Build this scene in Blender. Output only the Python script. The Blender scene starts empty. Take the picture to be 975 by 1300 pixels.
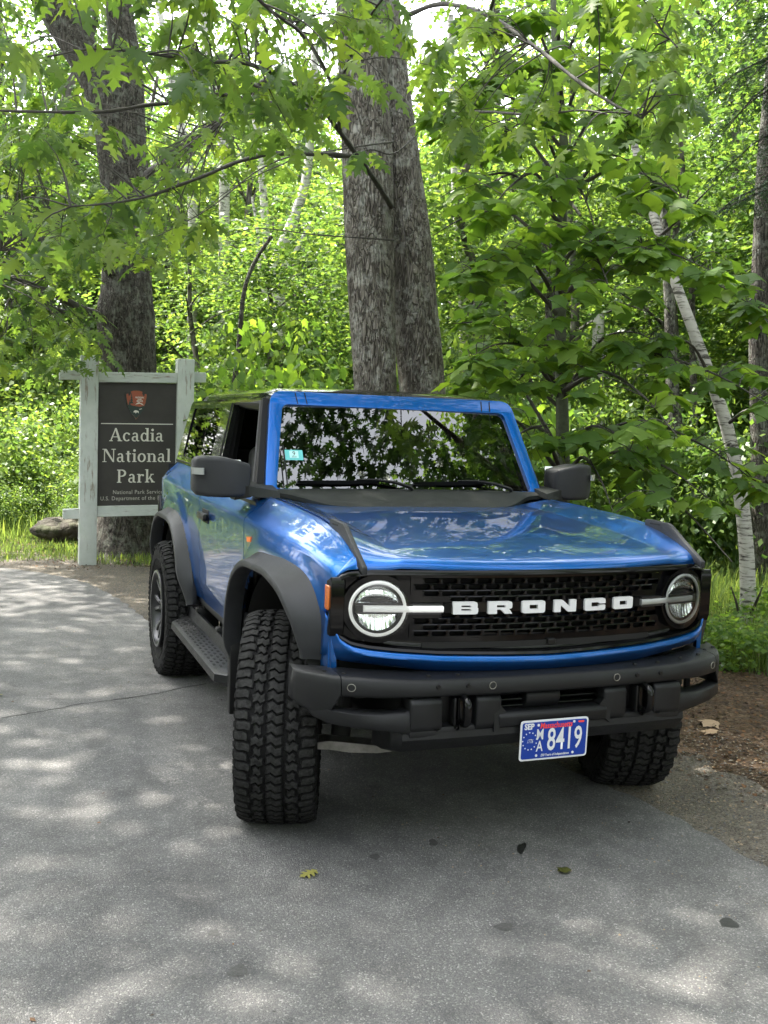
import bpy, bmesh, math, random
import numpy as np
from mathutils import Vector, Matrix, Euler
from mathutils.geometry import tessellate_polygon

R = math.radians
PI = math.pi
random.seed(11)
rng = np.random.default_rng(11)
SC = bpy.context.scene
COL = SC.collection

# ------------------------------------------------------------------ camera
CAM_POS = Vector((-1.9674, -4.0682, 1.6731))
CAM_YAW, CAM_PITCH, CAM_ROLL, CAM_F = R(20.9346), R(-4.8065), R(2.0127), 1280.1
fw = Vector((math.sin(CAM_YAW) * math.cos(CAM_PITCH), math.cos(CAM_YAW) * math.cos(CAM_PITCH), math.sin(CAM_PITCH)))
rt = Vector((math.cos(CAM_YAW), -math.sin(CAM_YAW), 0))
up = rt.cross(fw)
rt, up = rt * math.cos(CAM_ROLL) + up * math.sin(CAM_ROLL), up * math.cos(CAM_ROLL) - rt * math.sin(CAM_ROLL)
cam_d = bpy.data.cameras.new('camera')
cam = bpy.data.objects.new('camera', cam_d)
COL.objects.link(cam)
M = Matrix.Identity(4)
for i in range(3):
    M[i][0], M[i][1], M[i][2], M[i][3] = rt[i], up[i], -fw[i], CAM_POS[i]
cam.matrix_world = M
cam_d.sensor_fit = 'HORIZONTAL'
cam_d.sensor_width = 36
cam_d.lens = 36 * CAM_F / 975
cam_d.clip_start = 0.05
cam_d.clip_end = 2000
SC.camera = cam


def at(px, py, depth):
    """world point seen at a pixel of the 975x1300 photograph, at a depth along the view axis"""
    return CAM_POS + (fw + rt * ((px - 487.5) / CAM_F) + up * ((650 - py) / CAM_F)) * depth


def ground_at(px, py, z=0.0):
    d = fw + rt * ((px - 487.5) / CAM_F) + up * ((650 - py) / CAM_F)
    return CAM_POS + d * ((z - CAM_POS.z) / d.z)


# ------------------------------------------------------------------ light
SUN_TO = Vector((-0.25, 0.40, 0.88)).normalized()      # direction towards the sun: high, behind the vehicle
SC.view_settings.view_transform = 'Standard'
SC.view_settings.look = 'None'
SC.view_settings.gamma = 1
SC.view_settings.use_curve_mapping = False
SC.view_settings.exposure = 2.95
SC.render.film_transparent = False
w = bpy.data.worlds.new('World')
SC.world = w
w.use_nodes = True
nt = w.node_tree
nt.nodes.clear()
sky = nt.nodes.new('ShaderNodeTexSky')
sky.sky_type = 'NISHITA'
sky.sun_disc = False
sky.sun_elevation = math.asin(SUN_TO.z)
sky.sun_rotation = math.atan2(SUN_TO.x, SUN_TO.y)
sky.dust_density = 3.0
sky.air_density = 1.0
sky.ozone_density = 1.0
bg = nt.nodes.new('ShaderNodeBackground')
bg.inputs['Strength'].default_value = 0.15
wo = nt.nodes.new('ShaderNodeOutputWorld')
# thin bright overcast over the whole dome: the sky colour is pulled towards its own grey
hs = nt.nodes.new('ShaderNodeHueSaturation')
hs.inputs['Saturation'].default_value = 0.22
nt.links.new(sky.outputs[0], hs.inputs['Color'])
nt.links.new(hs.outputs[0], bg.inputs['Color'])
nt.links.new(bg.outputs[0], wo.inputs['Surface'])
sun_d = bpy.data.lights.new('sun', 'SUN')
sun_d.energy = 3.0
sun_d.angle = R(0.53)
sun_d.color = (1.0, 0.94, 0.84)
sun = bpy.data.objects.new('sun', sun_d)
COL.objects.link(sun)
sun.rotation_euler = (-SUN_TO).to_track_quat('-Z', 'Y').to_euler()
SC.cycles.max_bounces = 8
SC.cycles.diffuse_bounces = 3
SC.cycles.glossy_bounces = 3
SC.cycles.transmission_bounces = 4
SC.cycles.transparent_max_bounces = 8
SC.cycles.sample_clamp_indirect = 6
SC.cycles.use_adaptive_sampling = True
SC.cycles.adaptive_threshold = 0.02


# ------------------------------------------------------------------ helpers
def link(name, data, parent=None, loc=None, rot=None):
    o = bpy.data.objects.new(name, data)
    COL.objects.link(o)
    if parent is not None:
        o.parent = parent
    if loc is not None:
        o.location = loc
    if rot is not None:
        o.rotation_euler = rot
    return o


def tag(o, label=None, cat=None, group=None, kind=None):
    if label: o['label'] = label
    if cat: o['category'] = cat
    if group: o['group'] = group
    if kind: o['kind'] = kind
    return o


def thing(name, label, cat, loc=(0, 0, 0), rotz=0.0, group=None):
    o = link(name, None, None, loc, (0, 0, rotz))
    o.empty_display_size = 0.1
    return tag(o, label, cat, group)


def finish(bm, smooth=None):
    """bmesh -> mesh, smooth shaded with sharp edges above the angle (degrees)"""
    bm.normal_update()
    if smooth is not None:
        lim = R(smooth)
        for f in bm.faces: f.smooth = True
        for e in bm.edges:
            if len(e.link_faces) == 2 and e.calc_face_angle(0) > lim:
                e.smooth = False
    me = bpy.data.meshes.new('mesh')
    bm.to_mesh(me)
    bm.free()
    return me


def part(name, bm, mat, parent=None, smooth=35, label=None):
    me = finish(bm, smooth)
    mats = mat if isinstance(mat, (list, tuple)) else [mat]
    for m in mats: me.materials.append(m)
    me.name = name
    o = link(name, me, parent)
    if label: o['label'] = label
    return o


def recalc(bm):
    bmesh.ops.recalc_face_normals(bm, faces=bm.faces)


def add_box(bm, c, s, bev=0.0, seg=2, rot=None, taper=None):
    """box centre c, full size s; taper=(fx,fy) scales the top"""
    g = bmesh.ops.create_cube(bm, size=1.0)
    vs = g['verts']
    for v in vs:
        k = (taper if (taper and v.co.z > 0) else (1, 1))
        v.co = Vector((v.co.x * s[0] * k[0], v.co.y * s[1] * k[1], v.co.z * s[2]))
    if bev > 0:
        es = list({e for v in vs for e in v.link_edges})
        r = bmesh.ops.bevel(bm, geom=es, offset=bev, segments=seg, profile=0.5, affect='EDGES', clamp_overlap=True)
        vs = list({v for f in r['faces'] for v in f.verts} | {v for v in vs if v.is_valid})
    m = Matrix.Translation(c) @ (rot.to_matrix().to_4x4() if rot is not None else Matrix.Identity(4))
    for v in vs: v.co = m @ v.co
    return vs


def add_prism(bm, pts, axis, a0, a1, bev=0.0, seg=2, fn=None):
    """convex or simple polygon in the two other axes, extruded along axis from a0 to a1"""
    def mk(p, a):
        if axis == 'x': return Vector((a, p[0], p[1]))
        if axis == 'y': return Vector((p[0], a, p[1]))
        return Vector((p[0], p[1], a))
    v0 = [bm.verts.new(mk(p, a0)) for p in pts]
    v1 = [bm.verts.new(mk(p, a1)) for p in pts]
    n = len(pts)
    fs = [bm.faces.new(v0), bm.faces.new(v1[::-1])]
    for i in range(n):
        fs.append(bm.faces.new([v0[i], v1[i], v1[(i + 1) % n], v0[(i + 1) % n]]))
    bmesh.ops.recalc_face_normals(bm, faces=fs)
    vs = v0 + v1
    if bev > 0:
        es = list({e for v in vs for e in v.link_edges})
        r = bmesh.ops.bevel(bm, geom=es, offset=bev, segments=seg, profile=0.5, affect='EDGES', clamp_overlap=True)
        vs = list({v for f in r['faces'] for v in f.verts} | {v for v in vs if v.is_valid})
    if fn:
        for v in vs: v.co = Vector(fn(v.co))
    return vs


def add_tess(bm, loops, mk, d0, d1):
    """flat polygon with holes (loops of 2D points) extruded from depth d0 to d1; mk(u, v, d) -> point"""
    tri = tessellate_polygon([[Vector((p[0], p[1], 0)) for p in l] for l in loops])
    flat = [p for l in loops for p in l]
    a = [bm.verts.new(mk(p[0], p[1], d0)) for p in flat]
    b = [bm.verts.new(mk(p[0], p[1], d1)) for p in flat]
    fs = []
    for t in tri:
        try:
            fs.append(bm.faces.new([a[i] for i in t]))
            fs.append(bm.faces.new([b[i] for i in reversed(t)]))
        except ValueError:
            pass
    k = 0
    for l in loops:
        n = len(l)
        for i in range(n):
            j = (i + 1) % n
            fs.append(bm.faces.new([a[k + i], a[k + j], b[k + j], b[k + i]]))
        k += n
    bmesh.ops.recalc_face_normals(bm, faces=fs)


def add_grid(bm, P, flip=False, keep=None):
    """P[i][j] points -> quads"""
    n, m = len(P), len(P[0])
    V = [[bm.verts.new(P[i][j]) for j in range(m)] for i in range(n)]
    for i in range(n - 1):
        for j in range(m - 1):
            q = [V[i][j], V[i + 1][j], V[i + 1][j + 1], V[i][j + 1]]
            if keep is not None:
                c = (q[0].co + q[1].co + q[2].co + q[3].co) / 4
                if not keep(c): continue
            bm.faces.new(q[::-1] if flip else q)
    for row in V:
        for v in row:
            if not v.link_faces: bm.verts.remove(v)
    return V


def frame_dirs(path, closed=False):
    n = len(path)
    out = []
    for i in range(n):
        if closed: t = path[(i + 1) % n] - path[i - 1]
        else: t = path[min(i + 1, n - 1)] - path[max(i - 1, 0)]
        out.append(t.normalized())
    return out


def add_tube(bm, path, rad, n=8, closed=False, caps=True, wob=None):
    path = [Vector(p) for p in path]
    if not hasattr(rad, '__len__'): rad = [rad] * len(path)
    T = frame_dirs(path, closed)
    a = Vector((0, 0, 1)) if abs(T[0].z) < 0.9 else Vector((1, 0, 0))
    u = T[0].cross(a).normalized()
    rings = []
    for i, p in enumerate(path):
        u = (u - T[i] * u.dot(T[i])).normalized()
        v = T[i].cross(u)
        ring = []
        for k in range(n):
            an = 2 * PI * k / n
            r = rad[i] * (wob(i, k) if wob else 1)
            ring.append(bm.verts.new(p + u * (math.cos(an) * r) + v * (math.sin(an) * r)))
        rings.append(ring)
    m = len(rings)
    for i in range(m if closed else m - 1):
        A, B = rings[i], rings[(i + 1) % m]
        for k in range(n):
            bm.faces.new([A[k], A[(k + 1) % n], B[(k + 1) % n], B[k]])
    if caps and not closed:
        bm.faces.new(rings[0][::-1]); bm.faces.new(rings[-1])
    return rings


def add_lathe(bm, prof, n=48, axis='x', c=(0, 0, 0), closed=False, caps=True):
    """prof: (axial, radius) pairs"""
    c = Vector(c)
    rings = []
    for a, r in prof:
        ring = []
        for k in range(n):
            t = 2 * PI * k / n
            if axis == 'x': p = Vector((a, r * math.cos(t), r * math.sin(t)))
            elif axis == 'y': p = Vector((r * math.cos(t), a, r * math.sin(t)))
            else: p = Vector((r * math.cos(t), r * math.sin(t), a))
            ring.append(bm.verts.new(c + p))
        rings.append(ring)
    fs = []
    m = len(rings)
    for i in range(m if closed else m - 1):
        A, B = rings[i], rings[(i + 1) % m]
        for k in range(n):
            fs.append(bm.faces.new([A[k], A[(k + 1) % n], B[(k + 1) % n], B[k]]))
    if not closed and caps:
        if prof[0][1] > 1e-6: fs.append(bm.faces.new(rings[0][::-1]))
        if prof[-1][1] > 1e-6: fs.append(bm.faces.new(rings[-1]))
    bmesh.ops.recalc_face_normals(bm, faces=fs)
    return rings


def add_sweep(bm, secs, closed_sec=True, caps=True):
    """list of sections (each a list of points) joined into a skin"""
    V = [[bm.verts.new(p) for p in s] for s in secs]
    n = len(V[0])
    fs = []
    for i in range(len(V) - 1):
        for k in range(n if closed_sec else n - 1):
            fs.append(bm.faces.new([V[i][k], V[i][(k + 1) % n], V[i + 1][(k + 1) % n], V[i + 1][k]]))
    if caps and closed_sec:
        fs.append(bm.faces.new(V[0][::-1])); fs.append(bm.faces.new(V[-1]))
    bmesh.ops.recalc_face_normals(bm, faces=fs)
    return V


def interp(x, xs, ys):
    return float(np.interp(x, xs, ys))


def catmull(pts, per=8, closed=False):
    pts = [Vector(p) for p in pts]
    n = len(pts)
    out = []
    rngi = range(n if closed else n - 1)
    for i in rngi:
        if closed: p0, p1, p2, p3 = pts[i - 1], pts[i], pts[(i + 1) % n], pts[(i + 2) % n]
        else:
            p1, p2 = pts[i], pts[i + 1]
            p0 = pts[i - 1] if i > 0 else p1 * 2 - p2
            p3 = pts[i + 2] if i + 2 < n else p2 * 2 - p1
        for k in range(per):
            t = k / per
            out.append(0.5 * ((2 * p1) + (p2 - p0) * t + (2 * p0 - 5 * p1 + 4 * p2 - p3) * t * t + (3 * p1 - p0 - 3 * p2 + p3) * t ** 3))
    if not closed: out.append(pts[-1])
    return out


def round_poly(pts, r, seg=4):
    """round the corners of a 2D polygon"""
    out = []
    n = len(pts)
    rs = r if hasattr(r, '__len__') else [r] * n
    for i in range(n):
        p0, p, p1 = Vector(pts[i - 1]), Vector(pts[i]), Vector(pts[(i + 1) % n])
        rr = rs[i]
        if rr <= 0: out.append(tuple(p)); continue
        a, b = (p0 - p), (p1 - p)
        d = min(rr, a.length * 0.49, b.length * 0.49)
        A, B = p + a.normalized() * d, p + b.normalized() * d
        for k in range(seg + 1):
            t = k / seg
            out.append(tuple(A * (1 - t) ** 2 + p * 2 * t * (1 - t) + B * t * t))
    return out


def text_mesh(s, size, depth=0.0, font_shear=0.0, spacing=1.0, align='CENTER', offset=0.0):
    """Blender's own built-in font, as a mesh in the xy plane"""
    cu = bpy.data.curves.new('t', 'FONT')
    cu.body = s; cu.size = size; cu.align_x = align; cu.align_y = 'CENTER'
    cu.space_character = spacing; cu.shear = font_shear; cu.extrude = depth; cu.offset = offset
    cu.resolution_u = 3
    o = bpy.data.objects.new('t', cu)
    COL.objects.link(o)
    dg = bpy.context.evaluated_depsgraph_get()
    me = bpy.data.meshes.new_from_object(o.evaluated_get(dg))
    bpy.data.objects.remove(o)
    bpy.data.curves.remove(cu)
    return me


def text_part(name, s, size, mat, parent, origin, xdir, ydir, depth=0.0, label=None, sx=1.0, bend=None, **kw):
    me = text_mesh(s, size, depth, **kw)
    xdir, ydir = Vector(xdir).normalized(), Vector(ydir).normalized()
    zdir = xdir.cross(ydir)
    o0 = Vector(origin)
    for v in me.vertices:
        p = o0 + xdir * (v.co.x * sx) + ydir * v.co.y + zdir * v.co.z
        v.co = bend(p) if bend else p
    me.materials.clear(); me.materials.append(mat)
    o = link(name, me, parent)
    if label: o['label'] = label
    return o


# ------------------------------------------------------------------ materials
def new_mat(name):
    m = bpy.data.materials.new(name)
    m.use_nodes = True
    return m, m.node_tree, m.node_tree.nodes['Principled BSDF']


def pbr(name, col, rough=0.5, metal=0.0, spec=0.5, coat=0.0, bump=0.0, bscale=200.0, var=0.0, vscale=8.0, emit=None, estr=0.0, trans=0.0):
    m, t, b = new_mat(name)
    b.inputs['Base Color'].default_value = (*col, 1)
    b.inputs['Roughness'].default_value = rough
    b.inputs['Metallic'].default_value = metal
    b.inputs['Specular IOR Level'].default_value = spec
    b.inputs['Coat Weight'].default_value = coat
    b.inputs['Coat Roughness'].default_value = 0.02
    if trans: b.inputs['Transmission Weight'].default_value = trans
    if emit:
        b.inputs['Emission Color'].default_value = (*emit, 1)
        b.inputs['Emission Strength'].default_value = estr
    tc = t.nodes.new('ShaderNodeTexCoord')
    if bump > 0:
        n = t.nodes.new('ShaderNodeTexNoise'); n.inputs['Scale'].default_value = bscale; n.inputs['Detail'].default_value = 3
        bp = t.nodes.new('ShaderNodeBump'); bp.inputs['Strength'].default_value = bump; bp.inputs['Distance'].default_value = 0.002
        t.links.new(tc.outputs['Object'], n.inputs['Vector'])
        t.links.new(n.outputs['Fac'], bp.inputs['Height'])
        t.links.new(bp.outputs['Normal'], b.inputs['Normal'])
    if var > 0:
        n = t.nodes.new('ShaderNodeTexNoise'); n.inputs['Scale'].default_value = vscale; n.inputs['Detail'].default_value = 6
        n.inputs['Roughness'].default_value = 0.65
        mr = t.nodes.new('ShaderNodeMapRange')
        mr.inputs['From Min'].default_value = 0.3; mr.inputs['From Max'].default_value = 0.7
        mr.inputs['To Min'].default_value = 1 - var; mr.inputs['To Max'].default_value = 1 + var
        mx = t.nodes.new('ShaderNodeVectorMath'); mx.operation = 'SCALE'
        mx.inputs[0].default_value = col
        t.links.new(tc.outputs['Object'], n.inputs['Vector'])
        t.links.new(n.outputs['Fac'], mr.inputs['Value'])
        t.links.new(mr.outputs[0], mx.inputs['Scale'])
        t.links.new(mx.outputs[0], b.inputs['Base Color'])
        mr2 = t.nodes.new('ShaderNodeMapRange')
        mr2.inputs['To Min'].default_value = min(1, rough * 1.25); mr2.inputs['To Max'].default_value = rough * 0.75
        t.links.new(n.outputs['Fac'], mr2.inputs['Value'])
        t.links.new(mr2.outputs[0], b.inputs['Roughness'])
    return m
# ================================================================== THE VEHICLE (x to its left side, front towards -y)
def paint_mat():
    m, t, b = new_mat('blue_metallic_paint')
    b.inputs['Base Color'].default_value = (0.0001, 0.088, 0.350, 1)
    b.inputs['Metallic'].default_value = 0.88
    b.inputs['Roughness'].default_value = 0.36
    b.inputs['Coat Weight'].default_value = 1.0
    b.inputs['Coat Roughness'].default_value = 0.006
    b.inputs['Coat IOR'].default_value = 1.42
    tc = t.nodes.new('ShaderNodeTexCoord')
    n = t.nodes.new('ShaderNodeTexNoise'); n.inputs['Scale'].default_value = 14; n.inputs['Detail'].default_value = 1
    bp = t.nodes.new('ShaderNodeBump'); bp.inputs['Strength'].default_value = 0.04; bp.inputs['Distance'].default_value = 0.004
    t.links.new(tc.outputs['Object'], n.inputs['Vector'])
    t.links.new(n.outputs['Fac'], bp.inputs['Height'])
    t.links.new(bp.outputs['Normal'], b.inputs['Normal'])
    return m


def glass_mat(name, tint, base=0.05, mul=1.0):
    m = bpy.data.materials.new(name); m.use_nodes = True
    t = m.node_tree; t.nodes.clear()
    o = t.nodes.new('ShaderNodeOutputMaterial'); mx = t.nodes.new('ShaderNodeMixShader')
    tr = t.nodes.new('ShaderNodeBsdfTransparent'); tr.inputs[0].default_value = (*tint, 1)
    gl = t.nodes.new('ShaderNodeBsdfGlossy'); gl.inputs['Roughness'].default_value = 0.0
    fr = t.nodes.new('ShaderNodeFresnel'); fr.inputs[0].default_value = 1.55
    ma = t.nodes.new('ShaderNodeMath'); ma.operation = 'MULTIPLY_ADD'
    ma.inputs[1].default_value = mul; ma.inputs[2].default_value = base
    t.links.new(fr.outputs[0], ma.inputs[0]); t.links.new(ma.outputs[0], mx.inputs[0])
    t.links.new(tr.outputs[0], mx.inputs[1]); t.links.new(gl.outputs[0], mx.inputs[2])
    t.links.new(mx.outputs[0], o.inputs['Surface'])
    return m


m_blue = paint_mat()
m_plastic = pbr('moulded_grey_plastic', (0.020, 0.021, 0.0235), 0.5, spec=0.3, bump=0.25, bscale=900, var=0.12, vscale=5)
m_steel = pbr('powder_coated_black_steel', (0.007, 0.0074, 0.0085), 0.45, spec=0.28, bump=0.3, bscale=700, var=0.2, vscale=9)
m_gloss = pbr('gloss_black_plastic', (0.003, 0.003, 0.0035), 0.06, spec=0.25, coat=0.0)
m_roofm = pbr('gloss_black_roof', (0.012, 0.013, 0.012), 0.07, coat=0.6)
m_satin = pbr('satin_black_plastic', (0.005, 0.005, 0.0055), 0.42, spec=0.3)
m_matte = pbr('matt_black_film', (0.013, 0.015, 0.014), 0.6, spec=.25, var=0.1)
m_dark = pbr('underbody_black', (0.006, 0.006, 0.006), 0.8)
m_blocktop = pbr('dusty_tread_face', (0.024, 0.024, 0.0238), 0.9, spec=0.1, bump=.8, bscale=320, var=.6, vscale=60)
m_rubber = pbr('tyre_rubber', (0.007, 0.007, 0.0072), 0.8, spec=0.15, bump=0.7, bscale=260, var=0.45, vscale=26)
m_seam = pbr('seam_black', (0.003, 0.003, 0.003), 0.8)
m_rim = pbr('dark_alloy', (0.045, 0.045, 0.048), 0.32, metal=0.8)
m_alloy = pbr('machined_alloy', (0.34, 0.35, 0.36), 0.3, metal=1.0)
m_white = pbr('white_lettering', (0.62, 0.62, 0.64), 0.35)
m_drl = pbr('daytime_light_diffuser', (0.60, 0.61, 0.60), 0.25, emit=(1.0, 1.0, 0.96), estr=0.05)
m_drl_dim = pbr('dim_light_diffuser', (0.28, 0.29, 0.28), 0.22, coat=0.5)  # greyer copy; the far lamp's dimness at a glancing view is in its colour
m_chrome = pbr('lamp_reflector', (0.80, 0.82, 0.83), 0.16, metal=1.0, bump=0.6, bscale=60)
m_lampdark = pbr('lamp_housing', (0.02, 0.02, 0.022), 0.3)
m_amber = pbr('amber_reflector', (0.55, 0.14, 0.02), 0.2, coat=0.8, bump=0.8, bscale=150)
m_red = pbr('red_paint', (0.6, 0.02, 0.02), 0.4)
m_orange = pbr('orange_badge', (0.75, 0.16, 0.03), 0.35)
m_seat = pbr('black_seat_cloth', (0.02, 0.02, 0.022), 0.75)
m_seatgrey = pbr('grey_seat_back', (0.10, 0.10, 0.10), 0.6, bump=0.5, bscale=40)
m_arm = pbr('cast_aluminium', (0.26, 0.25, 0.23), 0.5, metal=0.8, var=0.3, vscale=20)
m_wind = glass_mat('windscreen_glass', (0.13, 0.14, 0.135), 0.13, 1.6)
m_tint = glass_mat('tinted_glass', (0.03, 0.033, 0.03), 0.02, 0.8)
m_lens = glass_mat('clear_lens', (0.93, 0.94, 0.94), 0.01, 0.9)

car = thing('off_road_vehicle', 'blue two door off-road vehicle with white lettered black grille, parked beside the park sign', 'car')


def Zc(y): return interp(y, [-.745, -.735, -.715, -.66, -.55, -.4, -.2, 0, .25, .5, .7, 1.0], [1.158, 1.170, 1.180, 1.194, 1.212, 1.229, 1.245, 1.258, 1.273, 1.285, 1.30, 1.31])
def Zr(y): return interp(y, [-.70, -.66, -.60, -.52, -.42, -.3, -.15, 0, .3, .6, 1.5, 2.5, 3.3], [1.150, 1.168, 1.198, 1.228, 1.257, 1.279, 1.295, 1.303, 1.315, 1.322, 1.342, 1.378, 1.385])
def Zl(y): return interp(y, [-.64, -.55, -.42, -.3, -.1, .5, 1.5, 2.5, 3.3], [1.09, 1.145, 1.178, 1.193, 1.207, 1.226, 1.234, 1.253, 1.26])
def W(y): return interp(y, [-.62, -.60, -.57, -.50, -.4, -.28, -.12, .05, .2, 3.0, 3.2, 3.28, 3.31], [.895, .908, .920, .937, .954, .971, .987, .997, 1.0, 1.0, .985, .95, .90])
def yf(x): return -.745 + .18 * x * x + 4.0 * max(0, abs(x) - .745) ** 2


def sstep(a, b, x):
    t = min(1, max(0, (x - a) / (b - a)))
    return t * t * (3 - 2 * t)


def side_section(y, zb, nlow=16):
    """half section from the top inner edge of the fender or belt down to the sill: (x, z)"""
    w_, zr, zl = W(y), Zr(y), Zl(y)
    fx = min(w_, 1.0)
    rx = .770 + (fx - 1) * .3
    P = [(.741, zr - .012), (.744, zr - .002), (.752, zr + .001), (rx - .006, zr + .001), (rx + .008, zr - .004), (rx + .018, zr - .012)]
    x0, z0 = rx + .024, zr - .018
    x1, z1 = .888 * fx, zl + .018
    for k in range(1, 6):
        t = k / 6
        b = .0015 * math.sin(PI * t)
        P.append((x0 + (x1 - x0) * t + b, z0 + (z1 - z0) * t + b))
    P += [(.896 * fx, zl + .008), (.9015 * fx, zl - .002), (.9035 * fx, zl - .014)]
    zt = zl - .014
    for k in range(1, nlow + 1):
        z = zt + (zb - zt) * (k / nlow)
        x = interp(z, [.60, .66, .695, .72, .78, .90, 1.05, 1.2], [.852, .866, .876, .886, .893, .899, .902, .9035])
        # raised body coloured arch bulge round the wheel
        for cy in (0.0, 2.55):
            r = math.hypot(y - cy, z - .445)
            x += .014 * (1 - sstep(.735, .80, r))
        P.append((x * fx, z))
    return P


def side_panel(name, sgn, y0, y1, zb, mat=m_blue, label=None, arches=(0.0, 2.55), parent=None, step=.035, zb_fn=None):
    n = max(2, int((y1 - y0) / step))
    ys = [y0 + (y1 - y0) * i / n for i in range(n + 1)]
    P = []
    for y in ys:
        z_b = zb_fn(y) if zb_fn else zb
        P.append([Vector((sgn * x, y, z)) for x, z in side_section(y, z_b)])
    # small return flange at both ends so the shut lines read as real gaps
    for e, k in ((0, -1), (-1, 1)):
        src = P[0] if e == 0 else P[-1]
        fl = [Vector((p.x - sgn * .02, p.y, p.z - (.015 if i < 6 else 0))) for i, p in enumerate(src)]
        if e == 0: P.insert(0, fl)
        else: P.append(fl)
    bm = bmesh.new()
    keep = lambda c: all(math.hypot(c.y - a, c.z - .445) > .635 for a in arches)
    add_grid(bm, P, flip=(sgn > 0), keep=keep)
    bmesh.ops.recalc_face_normals(bm, faces=bm.faces)
    return part(name, bm, mat, parent or car, 38, label)


doors = {}
for sgn in (-1, 1):
    side_panel('front_fender', sgn, -.595, .530, .62, zb_fn=lambda y: .775 if y < -.3 else .62)
    doors[sgn] = side_panel('door', sgn, .537, 1.665, .615)
    side_panel('rear_quarter_panel', sgn, 1.672, 3.30, .64)

# ---- hood
bm = bmesh.new()
xs = sorted(set([round(float(q), 4) for q in np.linspace(-.735, .735, 57)] + [-.59, .59, -.60, .60, -.58, .58, -.725, .725]))
P = []
def hood_z(x, y):
    a = abs(x)
    z = Zc(y) + (Zr(y) - Zc(y)) * (.80 * min(1, max(0, (a - .59) / .135)) + .20 * sstep(.45, .72, a))
    z += .006 * (1 - (a / .6) ** 2) * sstep(-.70, -.3, y) if a < .6 else 0
    return z
ts = [0, .01, .02, .035, .055, .08, .11, .145, .19, .24, .30, .36, .43, .5, .58, .66, .74, .82, .9, .96, 1.0]
for x in xs:
    a = abs(x)
    ye = yf(x) + .012
    yb = .64 - .06 * (a / .7) ** 2
    row = [Vector((x, ye + .02, hood_z(x, ye) - .035)), Vector((x, ye + .001, hood_z(x, ye) - .03)), Vector((x, ye - .001, hood_z(x, ye) - .014))]
    for t in ts:
        y = ye + .004 + (yb - ye) * t
        # the nose rolls down over the first centimetres
        z = hood_z(x, max(y, ye + .0)) - .012 * math.exp(-((y - ye) / .012))
        row.append(Vector((x, y, z)))
    P.append(row)
edge0 = [Vector((p.x - .002, p.y, p.z - .03)) for p in P[0]]
edge1 = [Vector((p.x + .002, p.y, p.z - .03)) for p in P[-1]]
add_grid(bm, [edge0] + P + [edge1])
recalc(bm)
for f in bm.faces:
    pass
hood = part('hood', bm, m_blue, car, 50)

# ---- matt black cowl between hood and windscreen, running out into the mirror roots
bm = bmesh.new()
P = []
for x in np.linspace(-.80, .80, 49):
    a = abs(x)
    yfr = .47 + .02 * (a / .4) ** 2 if a < .4 else .49 + .32 * ((a - .4) / .4) ** 1.4
    yfr = min(yfr, .66)
    zf = Zc(yfr) + .004 if a < .45 else Zc(yfr) + .004 + (Zr(yfr) - Zc(yfr) + .012) * sstep(.45, .74, a)
    yb = .725 - .02 * (a / .7) ** 2
    zb_ = 1.362 - .010 * (a / .8) ** 2
    row = [Vector((x, yfr, zf - .02)), Vector((x, yfr, zf))]
    for t in (.12, .3, .5, .7, .88, 1):
        row.append(Vector((x, yfr + (yb - yfr) * t, zf + (zb_ - zf) * (t ** .75))))
    row.append(Vector((x, yb + .06, zb_ - .03)))
    P.append(row)
P.insert(0, [Vector((p.x - .004, p.y + .0, p.z - .06)) for p in P[0]])
P.append([Vector((p.x + .004, p.y + .0, p.z - .06)) for p in P[-1]])
add_grid(bm, P); recalc(bm)
part('cowl', bm, m_matte, car, 45)
for sx in (-1, 1):
    bm = bmesh.new()
    add_sweep(bm, [[Vector((sx * .725, .56, 1.322)), Vector((sx * .725, .78, 1.345)), Vector((sx * .725, .78, 1.382)), Vector((sx * .725, .58, 1.352))],
                   [Vector((sx * .80, .62, 1.318)), Vector((sx * .80, .86, 1.335)), Vector((sx * .80, .86, 1.384)), Vector((sx * .80, .63, 1.362))],
                   [Vector((sx * .86, .67, 1.322)), Vector((sx * .86, .80, 1.328)), Vector((sx * .86, .80, 1.376)), Vector((sx * .86, .67, 1.370))]])
    part('cowl_corner', bm, m_matte, car, 40)

# ---- trail sights on the front fenders
for sx in (-1, 1):
    bm = bmesh.new()
    prof = [(-.285, 1.272), (-.285, 1.300), (-.30, 1.307), (-.450, 1.302), (-.470, 1.294), (-.560, 1.240), (-.690, 1.168), (-.690, 1.140), (-.66, 1.15), (-.55, 1.195), (-.42, 1.24)]
    add_prism(bm, prof, 'x', sx * .730, sx * .750, .004, 2)
    ts_ = part('trail_sight', bm, m_plastic, car, 35)
    bm = bmesh.new()
    add_box(bm, (sx * .740, -.36, 1.290), (.0215, .075, .011), .003, 1)
    part('lash_slot', bm, m_seam, ts_, 35)

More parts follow.
